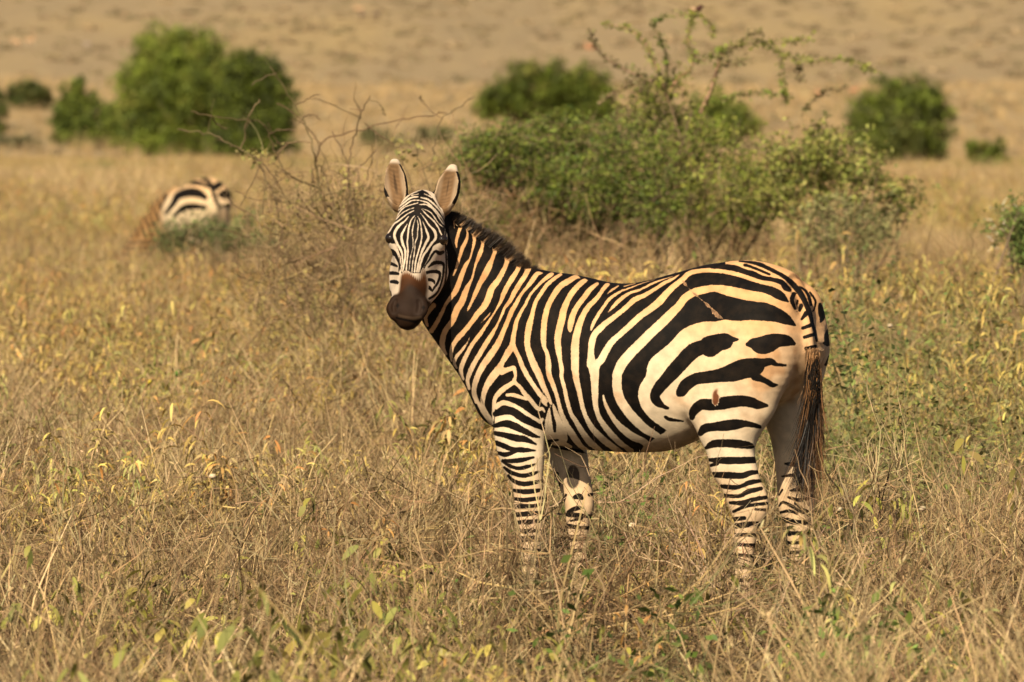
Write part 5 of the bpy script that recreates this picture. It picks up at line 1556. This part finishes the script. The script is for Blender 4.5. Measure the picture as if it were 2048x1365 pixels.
def antelopes():
    sf = .72
    V, Q = simple_animal([(-.62, 1.1, .85, .08), (-.5, 1.2, .75, .19), (-.2, 1.18, .68, .22), (.15, 1.18, .62, .23), (.4, 1.2, .68, .17), (.52, 1.08, .8, .1)],
        [(.42, 1.02, .17, .1), (.58, 1.25, .11, .075), (.68, 1.5, .09, .06)], [(.66, 1.55, .07, .06), (.76, 1.53, .075, .06), (.9, 1.45, .05, .045), (1.0, 1.40, .035, .035)],
        [[(a + .0, z, y, w * .8, d * .8) for a, z, y, w, d in LEG_F], [(a, z, y, w * .8, d * .8) for a, z, y, w, d in LEG_H]], .03, (-.85, -.35, -.06), (1.15, .35, 1.75),
        [Loft(np.array([(.70, s * .04, 1.6), (.64, s * .09, 1.78), (.70, s * .1, 1.95)]), np.tile([1., 0, 0], (3, 1)), np.tile([0, 1., 0], (3, 1)), [.02, .016, .008], [.02, .016, .008], k=.01) for s in (-1, 1)])
    V = V * sf
    mats = {'dark': coat_plain('dark_hide', (.10, .065, .045), (.12, .08, .055), .4), 'pale': coat_plain('pale_hide', (.42, .26, .14), (.66, .55, .42), .5),
            'grey': coat_plain('grey_hide', (.22, .17, .13), (.36, .29, .22), .5), 'red': coat_plain('red_hide', (.40, .17, .085), (.58, .40, .27), .5)}
    meshes = {}
    for i, (px, py, k, yaw, lab) in enumerate([
            (727, 33, 'dark', 160, 'dark antelope grazing on the rise at top, left of a similar dark one'), (752, 32, 'dark', 20, 'dark antelope on the rise at top, right of a similar dark one'),
            (718, 22, 'pale', 190, 'pale antelope on the rise at top just behind two dark ones'), (32, 88, 'pale', 170, 'pale antelope far left on the rise, left of its pale neighbour'),
            (60, 84, 'pale', 10, 'pale antelope far left on the rise, right of its pale neighbour'), (174, 92, 'grey', 175, 'greyish antelope on the rise right of the two pale ones'),
            (1180, 98, 'red', 185, 'reddish antelope on the rise left of the tall leafy sprigs'), (1642, 190, 'red', 165, 'reddish antelope on the rise left of the isolated dark tree'),
            (1708, 184, 'red', 15, 'reddish antelope on the rise close to the top left of the isolated dark tree')]):
        lo, hi = 440.0, 3000.0                      # where this pixel's ray meets the rise
        for _ in range(60):
            m = (lo + hi) / 2; q = at(px, py + 8, m)
            if q[2] > ground_z(q[0], m): lo = m
            else: hi = m
        if k in meshes:
            o = bpy.data.objects.new('antelope', meshes[k]); COL.objects.link(o)
        else:
            o = mesh_obj('antelope', V, Q, mats[k], None, True); meshes[k] = o.data
        s = 16.0 / (FPX / lo * sf * 1.2)
        o.location = (q[0], lo, float(ground_z(q[0], lo)) - .05); o.rotation_euler = (0, 0, R(yaw)); o.scale = (s, s, s)
        tag(o, lab, 'antelope', 'antelopes on the far rise')
def perched_bird():
    o = at(1391, 22, 57.5)
    root = empty('bird', o)
    bc = lambda rows: Loft(np.array([r[:3] for r in rows]), np.tile([0, 1., 0], (len(rows), 1)), np.tile([0, 0, 1.], (len(rows), 1)), [r[3] for r in rows], [r[4] for r in rows], n=3, k=.01)
    V, Q = surface([bc([(-.05, 0, .02, .018, .016), (-.02, 0, .012, .03, .03), (.02, 0, .01, .03, .03), (.04, 0, .02, .022, .024)]), bc([(.045, 0, .035, .02, .02), (.055, 0, .04, .019, .019)]), bc([(.07, 0, .04, .006, .006), (.092, 0, .036, .002, .002)])], (-.1, -.06, -.05), (.12, .06, .09), .006)
    n2 = vnoise(V, 60, 3)[:, None]
    mesh_obj('body', V, Q, MAT_BARK, root, True, {'col': np.where(V[:, :1] > .0, np.array([.06, .028, .022]), np.array([.30, .20, .12])) * (1 + .1 * n2)})
    p = Plant(5)
    for i in range(5):
        p.ribbon([(-.04, .004 * (i - 2), .02), (-.16, .006 * (i - 2), .055), (-.30 + .01 * abs(i - 2), .008 * (i - 2), .10)], [.011, .013, .008], (.46, .32, .19), np.array([0, 1., .3]))
    v, f, c = p.get(); mesh_obj('tail', v, f, MAT_LEAF, root, False, {'col': c})
    root.scale = (.74, .74, .74)
    tag(root, 'small dark headed bird with a long pale tail perched on the highest sprig', 'bird')
grazing_zebra()
antelopes()
perched_bird()
